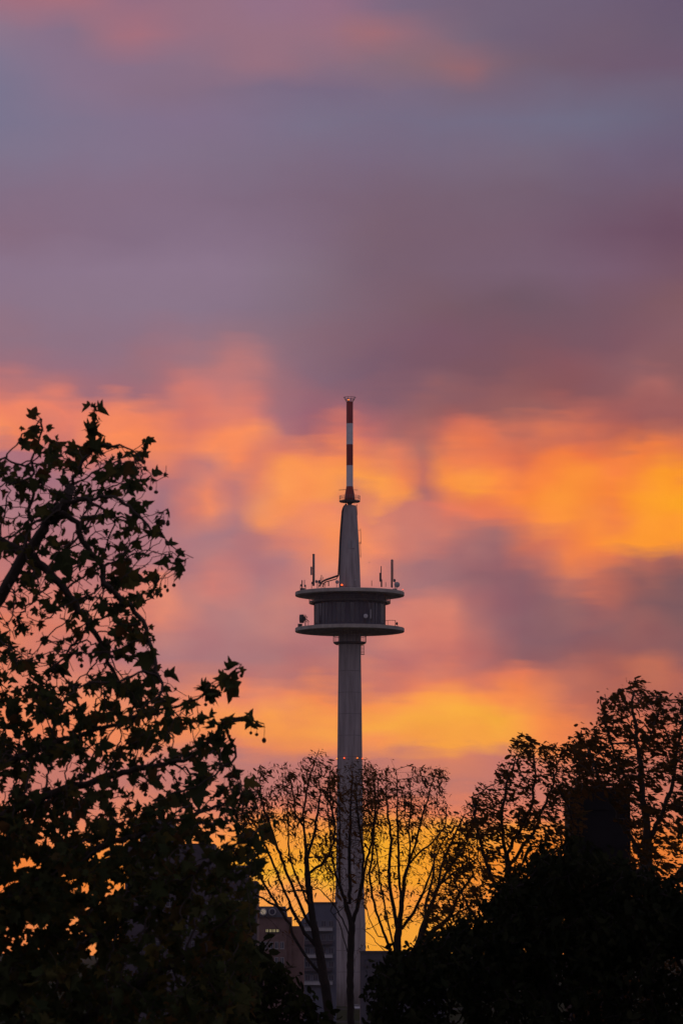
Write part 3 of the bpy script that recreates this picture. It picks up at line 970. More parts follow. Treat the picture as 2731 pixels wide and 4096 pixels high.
windows(Y + 1.0, [880, 930, 970], 3484, 3512, 26, bl, M_GLASS, M_STEEL, bl.location)
ltr = MB()
for px in (1075,):
    ltr = rel(bl, slab(MB(), 866, 985, 3466, Y - 0.4, 0.5, py_bot=3470))
ltr.build('roof_edge', M_STEEL, bl)

# brick office with a dark mansard
Y = 750.0
b2 = thing('brick_office', 'red-brown brick building with dark mansard roof between the apartment block and the blue-grey block', 'building', (P(1090, 3800, Y).x, Y, 0))
rel(b2, slab(MB(), 1018, 1146, 3671, Y, 12)).build('wall', M_BRICK, b2)
rel(b2, slab(MB(), 1146, 1166, 3669, Y + 1, 10)).build('stair_wall', M_BRICK, b2)
rel(b2, slab(MB(), 1166, 1215, 3706, Y + 2, 10)).build('side_wing', M_BRICK, b2)
a, b = P(1018, 3671, Y), P(1148, 3627, Y)
z0, z1 = a.z, b.z
mm = MB()
bb_ = len(mm.v)
for (x, y, z) in ((a.x, Y - 0.4, z0), (b.x, Y - 0.4, z0), (b.x, Y + 12.4, z0), (a.x, Y + 12.4, z0), (a.x + 0.3, Y + 0.9, z1), (b.x - 0.35, Y + 0.9, z1), (b.x - 0.35, Y + 11, z1), (a.x + 0.3, Y + 11, z1)):
    mm.v.append((x, y, z))
for q in ((0,3,2,1),(4,5,6,7),(0,1,5,4),(1,2,6,5),(2,3,7,6),(3,0,4,7)):
    mm.face(q)
roof2 = rel(b2, mm).build('mansard_roof', M_SLATE, b2)
for px in (1053, 1089):
    d = MB()
    c = P(px, 3649, Y)
    d.tube([(c.x, Y - 0.62, c.z), (c.x, Y + 0.5, c.z)], 0.72, 20)
    fr = rel(b2, d).build('round_window', M_PALE, roof2)
    d = MB()
    d.tube([(c.x, Y - 0.68, c.z), (c.x, Y - 0.6, c.z)], 0.52, 20)
    rel(b2, d).build('pane', M_LIT2 if px == 1053 else M_GLASS, b2)
windows(Y, [1068, 1082, 1096, 1110], 3718, 3731, 11, b2, M_LIT, M_DARK, b2.location, M_LIT)
for r_ in range(3):
    windows(Y, [1040 + 22 * i for i in range(5)], 3770 + 62 * r_, 3796 + 62 * r_, 13, b2, M_GLASS, M_PALE, b2.location)

# blue-grey block left of the tower
Y = 820.0
b3 = thing('apartment_block', 'dark blue-grey block with balconies close to the left of the tower shaft', 'building', (P(1280, 3800, Y).x, Y, 0))
a = P(1200, 3690, Y); b = P(1345, 3614, Y); c = P(1246, 3632, Y)
rel(b3, MB().prism([(a.x, 0), (b.x, 0), (b.x, b.z), (P(1247, 3614, Y).x, b.z), (c.x, c.z), (a.x, a.z)], Y, Y + 14)).build('wall', M_BLUEG, b3)
rel(b3, slab(MB(), 1243, 1349, 3610, Y - 0.3, 14.6, py_bot=3614)).build('roof_slab', M_SLATE, b3)
for r_ in range(5):
    y_ = 3712 + r_ * 54
    rel(b3, slab(MB(), 1215, 1330, y_, Y - 1.3, 1.3, py_bot=y_ + 14)).build('balcony', M_PALE if r_ % 2 == 0 else M_RENDER, b3)
    windows(Y, [1230, 1262, 1294, 1324], y_ - 26, y_ - 4, 18, b3, M_GLASS, M_STEEL, b3.location)

# long low building right of the tower
Y = 1000.0
b4 = thing('low_building', 'long low flat-roofed building on the skyline right of the tower foot', 'building', (P(1600, 3800, Y).x, Y, 0))
rel(b4, slab(MB(), 1440, 1780, 3812, Y, 16)).build('wall', M_DGREY, b4)
rel(b4, slab(MB(), 1436, 1784, 3805, Y - 0.5, 17, py_bot=3812)).build('roof_slab', M_SLATE, b4)
windows(Y, [1470 + 40 * i for i in range(7)], 3840, 3868, 26, b4, M_GLASS, M_DARK, b4.location)

# low wooded hills that close the plain
hl = MB()
hn, hd = 160, 14
for j in range(hd + 1):
    for i in range(hn + 1):
        x, y = -3000 + 6000 * i / hn, 3550 + 640 * j / hd
        h = math.sin(math.pi * j / hd) * (15 + 7 * mnoise.noise(Vector((x * 0.004, y * 0.006, 1.7))) + 3 * mnoise.noise(Vector((x * 0.02, y * 0.02, 4.1))))
        hl.v.append((x, y, max(h, 0) + 0.02))
for j in range(hd):
    for i in range(hn):
        a_ = j * (hn + 1) + i
        hl.face((a_, a_ + 1, a_ + hn + 2, a_ + hn + 1), 0, True)
o = hl.build('hills', M_GRASS); o['kind'] = 'structure'

# dark tower house inside the right-hand trees
Y = 160.0
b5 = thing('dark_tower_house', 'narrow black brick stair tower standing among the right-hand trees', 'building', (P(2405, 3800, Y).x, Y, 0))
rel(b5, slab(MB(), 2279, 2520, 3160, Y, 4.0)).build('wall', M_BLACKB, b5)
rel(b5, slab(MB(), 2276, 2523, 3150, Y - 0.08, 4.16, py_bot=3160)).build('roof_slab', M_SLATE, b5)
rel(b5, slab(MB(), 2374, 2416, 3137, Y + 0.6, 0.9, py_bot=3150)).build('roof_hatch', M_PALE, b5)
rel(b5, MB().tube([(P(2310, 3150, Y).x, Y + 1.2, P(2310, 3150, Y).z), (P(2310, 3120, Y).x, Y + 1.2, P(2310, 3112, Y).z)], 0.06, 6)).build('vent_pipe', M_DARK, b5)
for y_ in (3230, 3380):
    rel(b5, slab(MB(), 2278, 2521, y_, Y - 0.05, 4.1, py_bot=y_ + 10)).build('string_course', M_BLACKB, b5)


# ------------------------------------------------------------------ vehicles
def vehicle(name, label, cat, loc, rz, L_, H_, kind, paint):
    t = thing(name, label, cat, loc)
    t.rotation_euler = (0, 0, rz)
    W_ = 1.8 if kind == 'car' else 2.0
    if kind == 'van':
        prof_ = [(-L_/2, 0.35), (L_/2, 0.35), (L_/2, 1.0), (L_/2 - 0.7, 1.15), (L_/2 - 1.35, H_ - 0.1), (L_/2 - 1.7, H_), (-L_/2 + 0.1, H_), (-L_/2, H_ - 0.15)]
        win = [(L_/2 - 2.3, 1.2), (L_/2 - 1.0, 1.2), (L_/2 - 1.45, H_ - 0.35), (L_/2 - 2.3, H_ - 0.35)]
    else:
        prof_ = [(-L_/2, 0.3), (L_/2, 0.3), (L_/2, 0.75), (L_/2 - 1.2, 0.95), (L_/2 - 1.9, H_ - 0.05), (L_/2 - 2.3, H_), (-L_/2 + 0.9, H_), (-L_/2 + 0.15, 0.98), (-L_/2, 0.9)]
        win = [(-L_/2 + 0.55, 0.98), (L_/2 - 1.45, 0.98), (L_/2 - 1.95, H_ - 0.12), (-L_/2 + 1.0, H_ - 0.12)]
    MB().prism(prof_, -W_/2, W_/2).build('body', paint, t)
    for s in (-1, 1):
        y = s * (W_/2 + 0.012)
        MB().prism(win, min(y, y - s*0.03), max(y, y - s*0.03)).build('side_window', M_GLASS, t)
        for x in (-L_/2 + 0.8, L_/2 - 0.85):
            m = MB()
            m.tube([(x, s*(W_/2 - 0.18), 0.33), (x, s*(W_/2 + 0.03), 0.33)], 0.33, 18)
            w_ = m.build('wheel', M_TYRE, t)
            m = MB()
            m.tube([(x, s*(W_/2 + 0.03), 0.33), (x, s*(W_/2 + 0.045), 0.33)], 0.19, 14)
            m.build('rim', M_STEEL, w_)
    return t


p = P(1197, 4092, 1080)
vehicle('delivery_van', 'white delivery van on the road at the bottom edge of the photo', 'van', (p.x, 1080, 0), 0.15, 5.6, 2.3, 'van', M_VAN)
p = P(1292, 4035, 1325)
vehicle('parked_car', 'pale silver car parked between the two left bare tree trunks', 'car', (p.x, 1325, 0), 0.5, 4.4, 1.5, 'car', M_SILVER)
p = P(1430, 4035, 1325)
vehicle('parked_car', 'white car parked beside the tower foot behind the middle trunk', 'car', (p.x, 1322, 0), 0.1, 4.4, 1.5, 'car', M_VAN)


# ------------------------------------------------------------------ trees
def in_poly(x, y, poly):
    inside = np.zeros(len(x), bool)
    n = len(poly)
    for i in range(n):
        x0, y0 = poly[i]; x1, y1 = poly[(i + 1) % n]
        if y0 == y1:
            continue
        c = ((y0 > y) != (y1 > y)) & (x < (x1 - x0) * (y - y0) / (y1 - y0) + x0)
        inside ^= c
    return inside


def fill(poly, n, Y0, Y1, rng):
    """n points in the volume behind an outline (outline in 1568-wide photo units)"""
    xs, ys = [p[0] for p in poly], [p[1] for p in poly]
    out = []
    got = 0
    while got < n:
        x = rng.uniform(min(xs), max(xs), 4 * n); y = rng.uniform(min(ys), max(ys), 4 * n)
        k = in_poly(x, y, poly)
        x, y = x[k], y[k]
        Yd = rng.uniform(Y0, Y1, len(x))
        u = (2048 - y * K) / F
        s = Yd / (CP - u * SP)
        out.append(np.stack([(x * K - 1365.5) / F * s, Yd, CAM_Z + (SP + u * CP) * s], 1))
        got += len(x)
    return np.concatenate(out)[:n]


def resample(pts, D):
    pts = [np.array(p, float) for p in pts]
    out = [pts[0]]
    for a, b in zip(pts[:-1], pts[1:]):
        n = max(1, int(round(np.linalg.norm(b - a) / D)))
        for i in range(1, n + 1):
            out.append(a + (b - a) * i / n)
    return out


class Skeleton:
    def __init__(self, D, rng):
        self.pos, self.par, self.D, self.rng = [], [], D, rng

    def add(self, pts, jitter=0.0, anchor=True):
        """a guide limb, joined to the nearest node grown so far"""
        pts = resample(pts, self.D)
        par = -1
        if self.pos and anchor:
            arr = np.array(self.pos)
            par = int(np.argmin(((arr - pts[0]) ** 2).sum(1)))
        for i, p in enumerate(pts):
            if i and jitter:
                p = p + self.rng.normal(0, jitter, 3)
            self.pos.append(p); self.par.append(par)
            par = len(self.pos) - 1
        return self

    def grow(self, att, iters, kill, bias=(0, 0, 0), jit=0.15, maxd=1e9):
        rng, D = self.rng, self.D
        pos = np.array(self.pos); par = list(self.par)
        nch = np.bincount([p for p in par if p >= 0], minlength=len(par)).tolist()
        near = np.zeros(len(att), int); nd = np.full(len(att), 1e18)

        def upd(i0):
            for c in range(i0, len(pos), 400):
                new = pos[c:c + 400]
                d = ((att[:, None, :] - new[None]) ** 2).sum(2)
                j = d.argmin(1); dj = d[np.arange(len(att)), j]
                b = dj < nd
                near[b] = j[b] + c; nd[b] = dj[b]
        upd(0)
        alive = nd > kill ** 2
        bias = np.array(bias)
        for it in range(iters):
            act = alive & (nd < maxd ** 2)
            if not act.any():
                break
            nn = near[act]
            v = att[act] - pos[nn]
            v /= np.linalg.norm(v, axis=1)[:, None] + 1e-9
            uniq, inv = np.unique(nn, return_inverse=True)
            s = np.zeros((len(uniq), 3)); np.add.at(s, inv, v)
            s /= np.linalg.norm(s, axis=1)[:, None] + 1e-9
            s = s + bias + rng.normal(0, jit, s.shape)
            s /= np.linalg.norm(s, axis=1)[:, None] + 1e-9
            new, np_ = [], []
            for k, u in enumerate(uniq):
                if nch[u] >= 4:
                    alive[act.nonzero()[0][inv == k]] = False
                    continue
                new.append(pos[u] + D * s[k]); np_.append(int(u)); nch[u] += 1
            if not new:
                break
            i0 = len(pos)
            pos = np.concatenate([pos, np.array(new)]); par += np_; nch += [0] * len(new)
            upd(i0)
            alive &= nd > kill ** 2
        self.pos = list(pos); self.par = par
        return self

    def finish(self, r_tip, r_root):
        n = len(self.pos)
        par = np.array(self.par)
        tips = np.zeros(n)
        has = np.zeros(n, bool); has[par[par >= 0]] = True
        tips[~has] = 1
        for i in range(n - 1, -1, -1):
            if par[i] >= 0:
                tips[par[i]] += tips[i]
        e = math.log(max(tips.max(), 2)) / math.log(r_root / r_tip)
        self.r = r_tip * tips ** (1 / e)
        self.tips = tips
        self.has = has
        return self

    def mesh(self, name, mat, parent, sides=5):
        n = len(self.pos)
        kids = [[] for _ in range(n)]
        roots = []
        for i, p in enumerate(self.par):
            (kids[p] if p >= 0 else roots).append(i)
        m = MB()
        stack = [(r, None) for r in roots]
        while stack:
            i, p = stack.pop()
            ch = [] if p is None else [p]
            ch_r = [] if p is None else [self.r[i]]
            while True:
                ch.append(i); ch_r.append(self.r[i])
                ks = sorted(kids[i], key=lambda k: -self.r[k])
                if not ks:
                    break
                for k in ks[1:]:
                    stack.append((k, i))
                i = ks[0]
            if len(ch) > 1:
                m.tube([self.pos[k] for k in ch], ch_r, 8 if ch_r[0] > 0.09 else sides, True)
        L_ = parent.location
        m.v = [(x - L_.x, y - L_.y, z - L_.z) for x, y, z in m.v]
        return m.build(name, mat, parent)


def leaf_template(kind):
    """outline fan: returns verts (n,3) with y along the leaf, and triangles"""
    if kind == 'plane':
        half = [(0.0, 0.0), (0.15, -0.06), (0.36, -0.02), (0.47, 0.10), (0.36, 0.17), (0.31, 0.27), (0.45, 0.38), (0.60, 0.56), (0.44, 0.57), (0.26, 0.58), (0.22, 0.72), (0.17, 0.80), (0.0, 1.0)]
        mid = (0.0, 0.36)
    elif kind == 'oval':
        half = [(0.0, 0.0), (0.16, 0.15), (0.25, 0.4), (0.2, 0.7), (0.0, 1.0)]
        mid = (0.0, 0.45)
    elif kind == 'slim':
        half = [(0.0, 0.0), (0.14, 0.12), (0.21, 0.35), (0.17, 0.65), (0.07, 0.88), (0.0, 1.0)]
        mid = (0.0, 0.4)
    else:                                             # narrow leaflet
        half = [(0.0, 0.0), (0.13, 0.25), (0.12, 0.6), (0.0, 1.0)]
        mid = (0.0, 0.4)
    pts = half + [(-x, y) for x, y in reversed(half[1:-1])]
    v = [(mid[0], mid[1])] + pts
    tris = [(0, i + 1, (i + 1) % len(pts) + 1) for i in range(len(pts))]
    return np.array(v), tris


def foliage(name, mat, parent, base, size, kind, rng, tip_dir, spread, fold=0.25, curl=0.25, size_var=0.35):
    """leaves at points base (n,3); tip_dir is the mean direction the tips point"""
    v2, tris = leaf_template(kind)
    n = len(base)
    d = np.array(tip_dir)[None] + rng.normal(0, spread, (n, 3))
    d /= np.linalg.norm(d, axis=1)[:, None]
    a = rng.normal(0, 1, (n, 3))
    nrm = a - d * (a * d).sum(1)[:, None]
    nrm /= np.linalg.norm(nrm, axis=1)[:, None]
    sd = np.cross(d, nrm)
    sz = size * np.exp(rng.normal(0, size_var, n))
    x = v2[:, 0][None]; y = v2[:, 1][None]
    fo = (fold * (0.3 + rng.random(n)) * 2)[:, None]
    cu = (curl * rng.normal(0, 1.0, n))[:, None]
    xw = x * (0.75 + 0.4 * rng.random(n))[:, None]
    zz = fo * np.abs(x) + cu * (y - 0.3) ** 2
    V = base[:, None, :] + sz[:, None, None] * (xw[..., None] * sd[:, None, :] + y[..., None] * d[:, None, :] + zz[..., None] * nrm[:, None, :])
    V = V.reshape(-1, 3) - np.array(parent.location)[None]
    nv = v2.shape[0]
    T = np.array(tris)
    Fc = (T[None] + (np.arange(n) * nv)[:, None, None]).reshape(-1, 3)
    me = bpy.data.meshes.new(name)
    me.vertices.add(len(V)); me.vertices.foreach_set('co', V.ravel())
    me.loops.add(len(Fc) * 3); me.loops.foreach_set('vertex_index', Fc.ravel().astype(np.int32))
    me.polygons.add(len(Fc)); me.polygons.foreach_set('loop_start', np.arange(0, len(Fc) * 3, 3, dtype=np.int32))
    me.update(calc_edges=True)
    me.materials.append(mat)
    return link(name, me, parent)


def leaf_bases(sk, rng, per, max_tips, spread, prob=None):
    pos = np.array(sk.pos)
    ok = np.where(sk.tips <= max_tips)[0]
    idx = np.repeat(ok, per)
    b = pos[idx]
    par = np.array(sk.par)[idx]
    pp = pos[np.maximum(par, 0)]
    t = rng.random(len(b))[:, None]
    b = b * t + pp * (1 - t) + rng.normal(0, spread, b.shape)
    if prob is not None:
        b = b[rng.random(len(b)) < prob(b)]
    return b


def clump(b, freq, lo=0.15, hi=1.6):
    """leaves gather in bunches: a factor from a smooth noise in space"""
    n_ = np.array([mnoise.noise(Vector(p) * freq) for p in b])
    return np.interp(n_, [-0.28, 0.28], [lo, hi])


def to_px(b):
    """world points -> 1568-wide photo units"""
    dx, dy, dz = b[:, 0], b[:, 1], b[:, 2] - CAM_Z
    f = dy * CP + dz * SP
    u = -dy * SP + dz * CP
    return (1365.5 + F * dx / f) / K, (2048 - F * u / f) / K


# ---- the large plane tree, left foreground
rng = np.random.default_rng(11)
pt = thing('plane_tree', 'large plane tree with lobed leaves and hanging seed balls filling the left side', 'tree', (-6.6, 43, 0))
sk = Skeleton(0.085, rng)
sk.add([(-6.6, 43, 0), (-6.5, 43, 6), (-6.3, 43, 11), (-6.2, 42.8, 14.5), (-5.9, 42.6, 17.5), (-5.4, 42.4, 20.0), (-4.8, 42.2, 22.2)])


def limb(pts, Y0, Y1, jit=0.012):
    n = len(pts)
    sk.add([PF(x, y, Y0 + (Y1 - Y0) * i / max(n - 1, 1)) for i, (x, y) in enumerate(pts)], jit)


limb([(-180, 1640), (-60, 1480), (40, 1300), (109, 1200), (142, 1178), (162, 1135), (168, 1098), (191, 1058), (211, 1032), (237, 1022), (277, 1022), (303, 1035), (325, 1060)], 42.2, 40.5)
limb([(200, 1050), (212, 1005), (216, 965), (217, 922)], 41, 40.8)
limb([(148, 1155), (198, 1144), (264, 1143), (297, 1165), (330, 1198), (363, 1230), (396, 1257), (441, 1280)], 41.2, 40.2)
limb([(109, 1190), (142, 1181), (178, 1201), (188, 1240), (214, 1276), (237, 1303), (234, 1329), (237, 1362)], 41.3, 41.8)
limb([(60, 1270), (70, 1150), (72, 1060), (98, 985), (92, 955)], 41.8, 41)
limb([(-180, 1560), (-60, 1320), (0, 1240), (60, 1275), (115, 1310), (180, 1400), (230, 1470)], 42.4, 42.8)
limb([(237, 1340), (290, 1380), (330, 1430), (345, 1480), (360, 1540), (375, 1590)], 41.6, 41.2)
limb([(300, 1040), (345, 1090), (362, 1108), (378, 1092), (382, 1068)], 40.6, 40.4)
limb([(360, 1225), (372, 1180), (388, 1168)], 40.4, 40.2)
limb([(200, 1145), (270, 1190), (330, 1190), (385, 1172)], 41.0, 40.6)
limb([(325, 1062), (330, 1035), (328, 1008)], 40.5, 40.3)
limb([(-200, 1850), (-60, 1780), (150, 1700), (300, 1650), (400, 1622), (440, 1610), (480, 1588), (515, 1566), (540, 1545), (556, 1525)], 42.4, 40.6)
limb([(-200, 2000), (0, 1880), (150, 1810), (330, 1765), (440, 1745), (485, 1700), (512, 1655), (530, 1648), (570, 1652), (604, 1664)], 42.6, 41.0)
limb([(515, 1660), (530, 1700), (542, 1740)], 41, 41)
limb([(-100, 2150), (100, 2020), (250, 1940), (420, 1880), (520, 1845), (590, 1815)], 42.8, 41.4)
limb([(-50, 2350), (150, 2200), (330, 2080), (470, 1990), (595, 1905)], 43, 41.5)
limb([(100, 2420), (250, 2300), (420, 2200), (560, 2080)], 43.2, 42)
limb([(-300, 1400), (-350, 1200), (-380, 1050)], 42.6, 43)
limb([(-150, 1450), (-100, 1250), (-40, 1080), (10, 1050)], 42.3, 41.8)
att = np.concatenate([
    fill([(-120, 1040), (0, 1050), (60, 1070), (130, 990), (165, 1040), (220, 1000), (245, 1020), (280, 1030), (325, 1010), (345, 1060), (350, 1110), (345, 1150), (378, 1160), (372, 1230), (400, 1260), (450, 1270), (445, 1300), (385, 1295), (340, 1290), (330, 1330), (350, 1370), (300, 1400), (260, 1360), (200, 1380), (140, 1340), (-120, 1360)], 680, 40.2, 43.4, rng),
    fill([(-120, 1330), (140, 1330), (235, 1360), (330, 1390), (352, 1400), (338, 1450), (378, 1465), (365, 1500), (380, 1545), (392, 1580), (-120, 1600)], 640, 40.5, 44.2, rng),
    fill([(-120, 1590), (390, 1580), (412, 1598), (445, 1612), (470, 1640), (500, 1700), (542, 1765), (590, 1800), (600, 1830), (560, 1850), (-120, 1850)], 760, 40.3, 44.6, rng),
    fill([(-120, 1840), (600, 1840), (640, 1890), (600, 1960), (590, 2060), (600, 2380), (-120, 2380)], 1350, 40.3, 45.0, rng),
    fill([(-1500, 1500), (-1300, 1150), (-900, 900), (-400, 930), (-120, 1040), (-120, 2380), (-1500, 2380)], 900, 40.0, 47.0, rng),
    fill([(-120, 1700), (170, 1700), (200, 2000), (330, 2380), (-120, 2380)], 500, 41.0, 45.5, rng),
    fill([(60, 955), (80, 925), (108, 950), (95, 985)], 8, 41, 41.2, rng),
    fill([(180, 1000), (195, 950), (215, 910), (235, 960), (225, 1000)], 22, 40.8, 41, rng),
    fill([(440, 1610), (500, 1540), (560, 1510), (555, 1545), (490, 1610)], 24, 40.5, 40.9, rng),
    fill([(520, 1650), (605, 1648), (600, 1690), (560, 1680)], 14, 40.9, 41.1, rng),
])
sk.grow(att, 90, 0.10, bias=(0, 0, -0.05), jit=0.22)
sk.finish(0.0042, 0.18)
sk.mesh('trunk', M_BARK, pt, 4)


def plane_prob(b):
    x, y = to_px(b)
    p = np.interp(y, [900, 1015, 1060, 1300, 1500, 1650, 1720, 1830, 1880, 1960, 2050, 2400], [1.0, 1.0, 0.5, 0.30, 0.36, 0.72, 0.52, 0.52, 0.85, 1.0, 1.0, 1.0])
    p = p * np.where((x < 160) & (y > 1500), 1.3, 1.0)
    p = np.where((x > 290) & (y > 1960), 1.0, p)
    p = np.where((x > 470) & (y < 1700), 0.9, p)
    p = p * np.where(y < 1960, clump(b, 2.4, 0.12, 1.75), clump(b, 2.4, 0.6, 1.3))
    p = p * np.interp(y, [1780, 1990], [0.5, 0.85])
    p = np.where((x > 400) & (y > 1840) & (y < 1990), p * 0.45, p)          # two tries for each twig node
    return np.where(x < -150, 0.25, p)


lb = leaf_bases(sk, rng, 2, 6, 0.035, plane_prob)
print('plane leaves', len(lb), 'nodes', len(sk.pos))
foliage('crown', M_PLEAF, pt, lb, 0.108, 'plane', rng, (0.15, 0, -0.5), 0.55, fold=0.5, curl=0.6, size_var=0.34)
# seed balls on thin stalks
pos = np.array(sk.pos)
X_, Y_ = to_px(pos)
cand = np.where((sk.tips <= 3) & (X_ > 10) & (Y_ < 1960) & (X_ < 640))[0]
edge = cand[np.argsort(-(X_[cand] - np.interp(Y_[cand], [900, 1300, 1400, 1600, 1950], [330, 420, 340, 480, 600])))]
pick = np.concatenate([edge[:260:4], rng.choice(cand, 40, replace=False)])
bm_ = MB()
bm_.tube([(0, 0, 0), (0.004, 0, -0.05), (0, 0, -0.11)], 0.0022, 4)
bm_.sphere((0, 0, -0.125), 0.021, 10, 7)
b_src = bm_.build('seed_ball', M_BALL, pt)
b_src.location = Vector(pos[pick[0]]) - pt.location
for k in pick[1:]:
    o = b_src.copy()
    COL.objects.link(o)
    o.parent = pt
    o.location = Vector(pos[k]) - pt.location
    s_ = float(rng.uniform(0.8, 1.15))
    o.scale = (s_, s_, s_ * float(rng.uniform(0.8, 1.4)))


# ---- sparse multi-stemmed trees in front of the tower
def Z7(x, y):
    return ((900 + 0.6378 * x) / K, (2950 + 0.6378 * y) / K)


def bare_tree(label, Y, stems, crown, n_att, seed, r_root, leaf_n, group):
    global sk
    rng = np.random.default_rng(seed)
    p0 = PF(*Z7(*stems[0][0]), Y)
    t = thing('thin_tree', label, 'tree', (p0.x, Y, 0), group)
    sk = Skeleton(0.17, rng)
    base = [(p0.x, Y, 0.0), (p0.x + 0.1, Y, p0.z * 0.5)]
    for i, st in enumerate(stems):
        dY = rng.uniform(-1.6, 1.6) if i else 0
        n = len(st)
        pts = [tuple(PF(*Z7(x, y), Y + dY * k / max(n - 1, 1))) for k, (x, y) in enumerate(st)]
        sk.add((base + pts) if i == 0 else pts, 0.010)
    att = np.concatenate([fill([Z7(*q) for q in poly], n_, Y - 2.2, Y + 2.2, rng) for poly, n_ in zip(crown, n_att)])
    sk.grow(att, 50, 0.20, bias=(0, 0, 0.3), jit=0.13)
    sk.finish(0.0048, r_root)
    sk.mesh('trunk', M_BARK2, t, 4)

    def prob(b):
        x, y = to_px(b)
        return np.interp(y, [1700, 1830, 1900, 2000, 2100], [1.0, 0.9, 0.5, 0.35, 0.22]) * clump(b, 1.1, 0.2, 1.5)
    lb = leaf_bases(sk, rng, leaf_n, 4, 0.07, prob)
    foliage('crown', M_FINE, t, lb, 0.135, 'leaflet', rng, (0.35, 0, -0.55), 0.5, fold=0.15, curl=0.3)
    print(label[:30], 'leaves', len(lb), 'nodes', len(sk.pos))
    return t


GB = 'thin multi-stemmed trees in front of the tower'
bare_tree('thin leaning tree with many stems fanning left of the tower shaft', 118,
          [[(655, 1830), (645, 1690), (620, 1520), (590, 1340), (560, 1210), (540, 1090), (525, 960), (510, 800), (505, 700), (495, 560), (492, 480), (500, 400), (520, 300), (540, 220), (590, 80)],
           [(505, 650), (490, 560), (440, 480), (430, 360), (410, 260), (380, 170)],
           [(535, 1080), (500, 1000), (440, 850), (400, 740), (395, 560), (392, 400), (380, 260)],
           [(560, 1220), (500, 1120), (440, 980), (380, 830), (330, 700), (285, 560), (250, 470), (225, 390), (215, 270), (250, 180)],
           [(585, 1330), (500, 1230), (430, 1100), (370, 960), (310, 820), (260, 700), (200, 570), (130, 480)],
           [(610, 1500), (520, 1400), (440, 1270), (400, 1170), (330, 1060), (250, 930), (180, 820), (100, 740)],
           [(380, 1090), (280, 1040), (190, 990), (110, 900), (20, 840)],
           [(440, 1280), (330, 1200), (240, 1110), (160, 1000), (60, 910)],
           [(520, 860), (600, 800), (650, 740), (680, 660), (690, 560), (660, 420), (655, 250), (670, 160)],
           [(530, 960), (460, 960), (400, 970), (320, 950)],
           [(515, 760), (560, 600), (580, 480), (600, 330)]],
          [[(20, 440), (120, 300), (160, 215), (200, 330), (240, 150), (280, 310), (340, 300), (375, 145), (420, 300), (470, 130), (530, 90), (600, 90), (625, 220), (635, 330), (665, 160), (700, 240), (700, 560), (500, 560), (300, 560), (100, 520)],
           [(-20, 500), (700, 560), (690, 900), (560, 1000), (250, 980), (-20, 800)],
           [(200, 950), (520, 1000), (480, 1180), (220, 1060)]], [760, 420, 70], 21, 0.145, 4, GB)
bare_tree('thin dark forked tree standing in front of the tower shaft', 124,
          [[(790, 1830), (785, 1700), (783, 1560), (785, 1400), (790, 1280), (795, 1185), (775, 1110), (745, 1010), (715, 930), (690, 850), (665, 700), (655, 560), (640, 420), (660, 250)],
           [(795, 1185), (825, 1080), (850, 960), (870, 860), (890, 760), (920, 660), (930, 540), (945, 400), (935, 270), (900, 180)],
           [(790, 1270), (735, 1140), (680, 1050), (600, 960), (540, 930)],
           [(780, 1040), (783, 900), (780, 700), (785, 480), (795, 300), (800, 150)],
           [(860, 880), (868, 740), (850, 600), (830, 450), (820, 300)],
           [(700, 880), (620, 800), (560, 740), (510, 690)],
           [(790, 1500), (830, 1340), (880, 1290), (950, 1310)],
           [(720, 940), (715, 760), (720, 560), (715, 380), (720, 250)],
           [(790, 1430), (750, 1280), (715, 1160), (660, 1090)]],
          [[(650, 330), (665, 170), (700, 250), (730, 300), (795, 120), (830, 260), (900, 165), (950, 200), (940, 310), (980, 420), (960, 640), (650, 640)],
           [(560, 640), (960, 640), (930, 1060), (700, 1060), (560, 800)]], [640, 420], 33, 0.115, 4, GB)
bare_tree('thin tree with upright stems spreading right of the tower shaft', 128,
          [[(1060, 1830), (1058, 1650), (1065, 1500), (1075, 1350), (1085, 1230), (1100, 1130), (1110, 1000), (1125, 880), (1150, 800), (1160, 680), (1150, 560), (1165, 430), (1160, 300), (1180, 210)],
           [(1140, 830), (1190, 680), (1230, 520), (1270, 400), (1290, 300), (1330, 200)],
           [(1100, 1010), (1090, 850), (1085, 700), (1080, 500), (1080, 320), (1072, 210), (1040, 135)],
           [(1070, 1420), (1030, 1320), (990, 1220), (950, 1100), (920, 980), (905, 850), (930, 700), (935, 560), (960, 440), (960, 280), (930, 190)],
           [(1060, 1330), (1030, 1200), (1000, 1060), (970, 900), (960, 780), (935, 650), (905, 500), (890, 350)],
           [(1085, 1240), (1060, 1080), (1030, 930), (1030, 780), (1045, 640), (1020, 480), (1010, 330), (1020, 220)],
           [(1110, 1200), (1180, 1100), (1240, 980), (1290, 850), (1340, 700), (1400, 600)],
           [(1150, 800), (1220, 720), (1300, 660), (1380, 560), (1390, 420)],
           [(960, 1250), (900, 1130), (880, 1030), (890, 930)],
           [(1060, 1400), (960, 1300), (900, 1230), (860, 1200)],
           [(1230, 1000), (1290, 930), (1350, 870), (1440, 830), (1530, 790)]],
          [[(870, 330), (890, 180), (930, 300), (980, 210), (1030, 180), (1040, 310), (1110, 320), (1165, 200), (1190, 330), (1240, 200), (1300, 185), (1330, 270), (1390, 175), (1400, 330), (1370, 400), (1430, 400), (1330, 560), (880, 560)],
           [(880, 560), (1380, 560), (1420, 760), (1330, 900), (890, 900)],
           [(890, 900), (1400, 850), (1330, 1100), (1150, 1240), (930, 1200)]], [720, 450, 270], 45, 0.14, 4, GB)

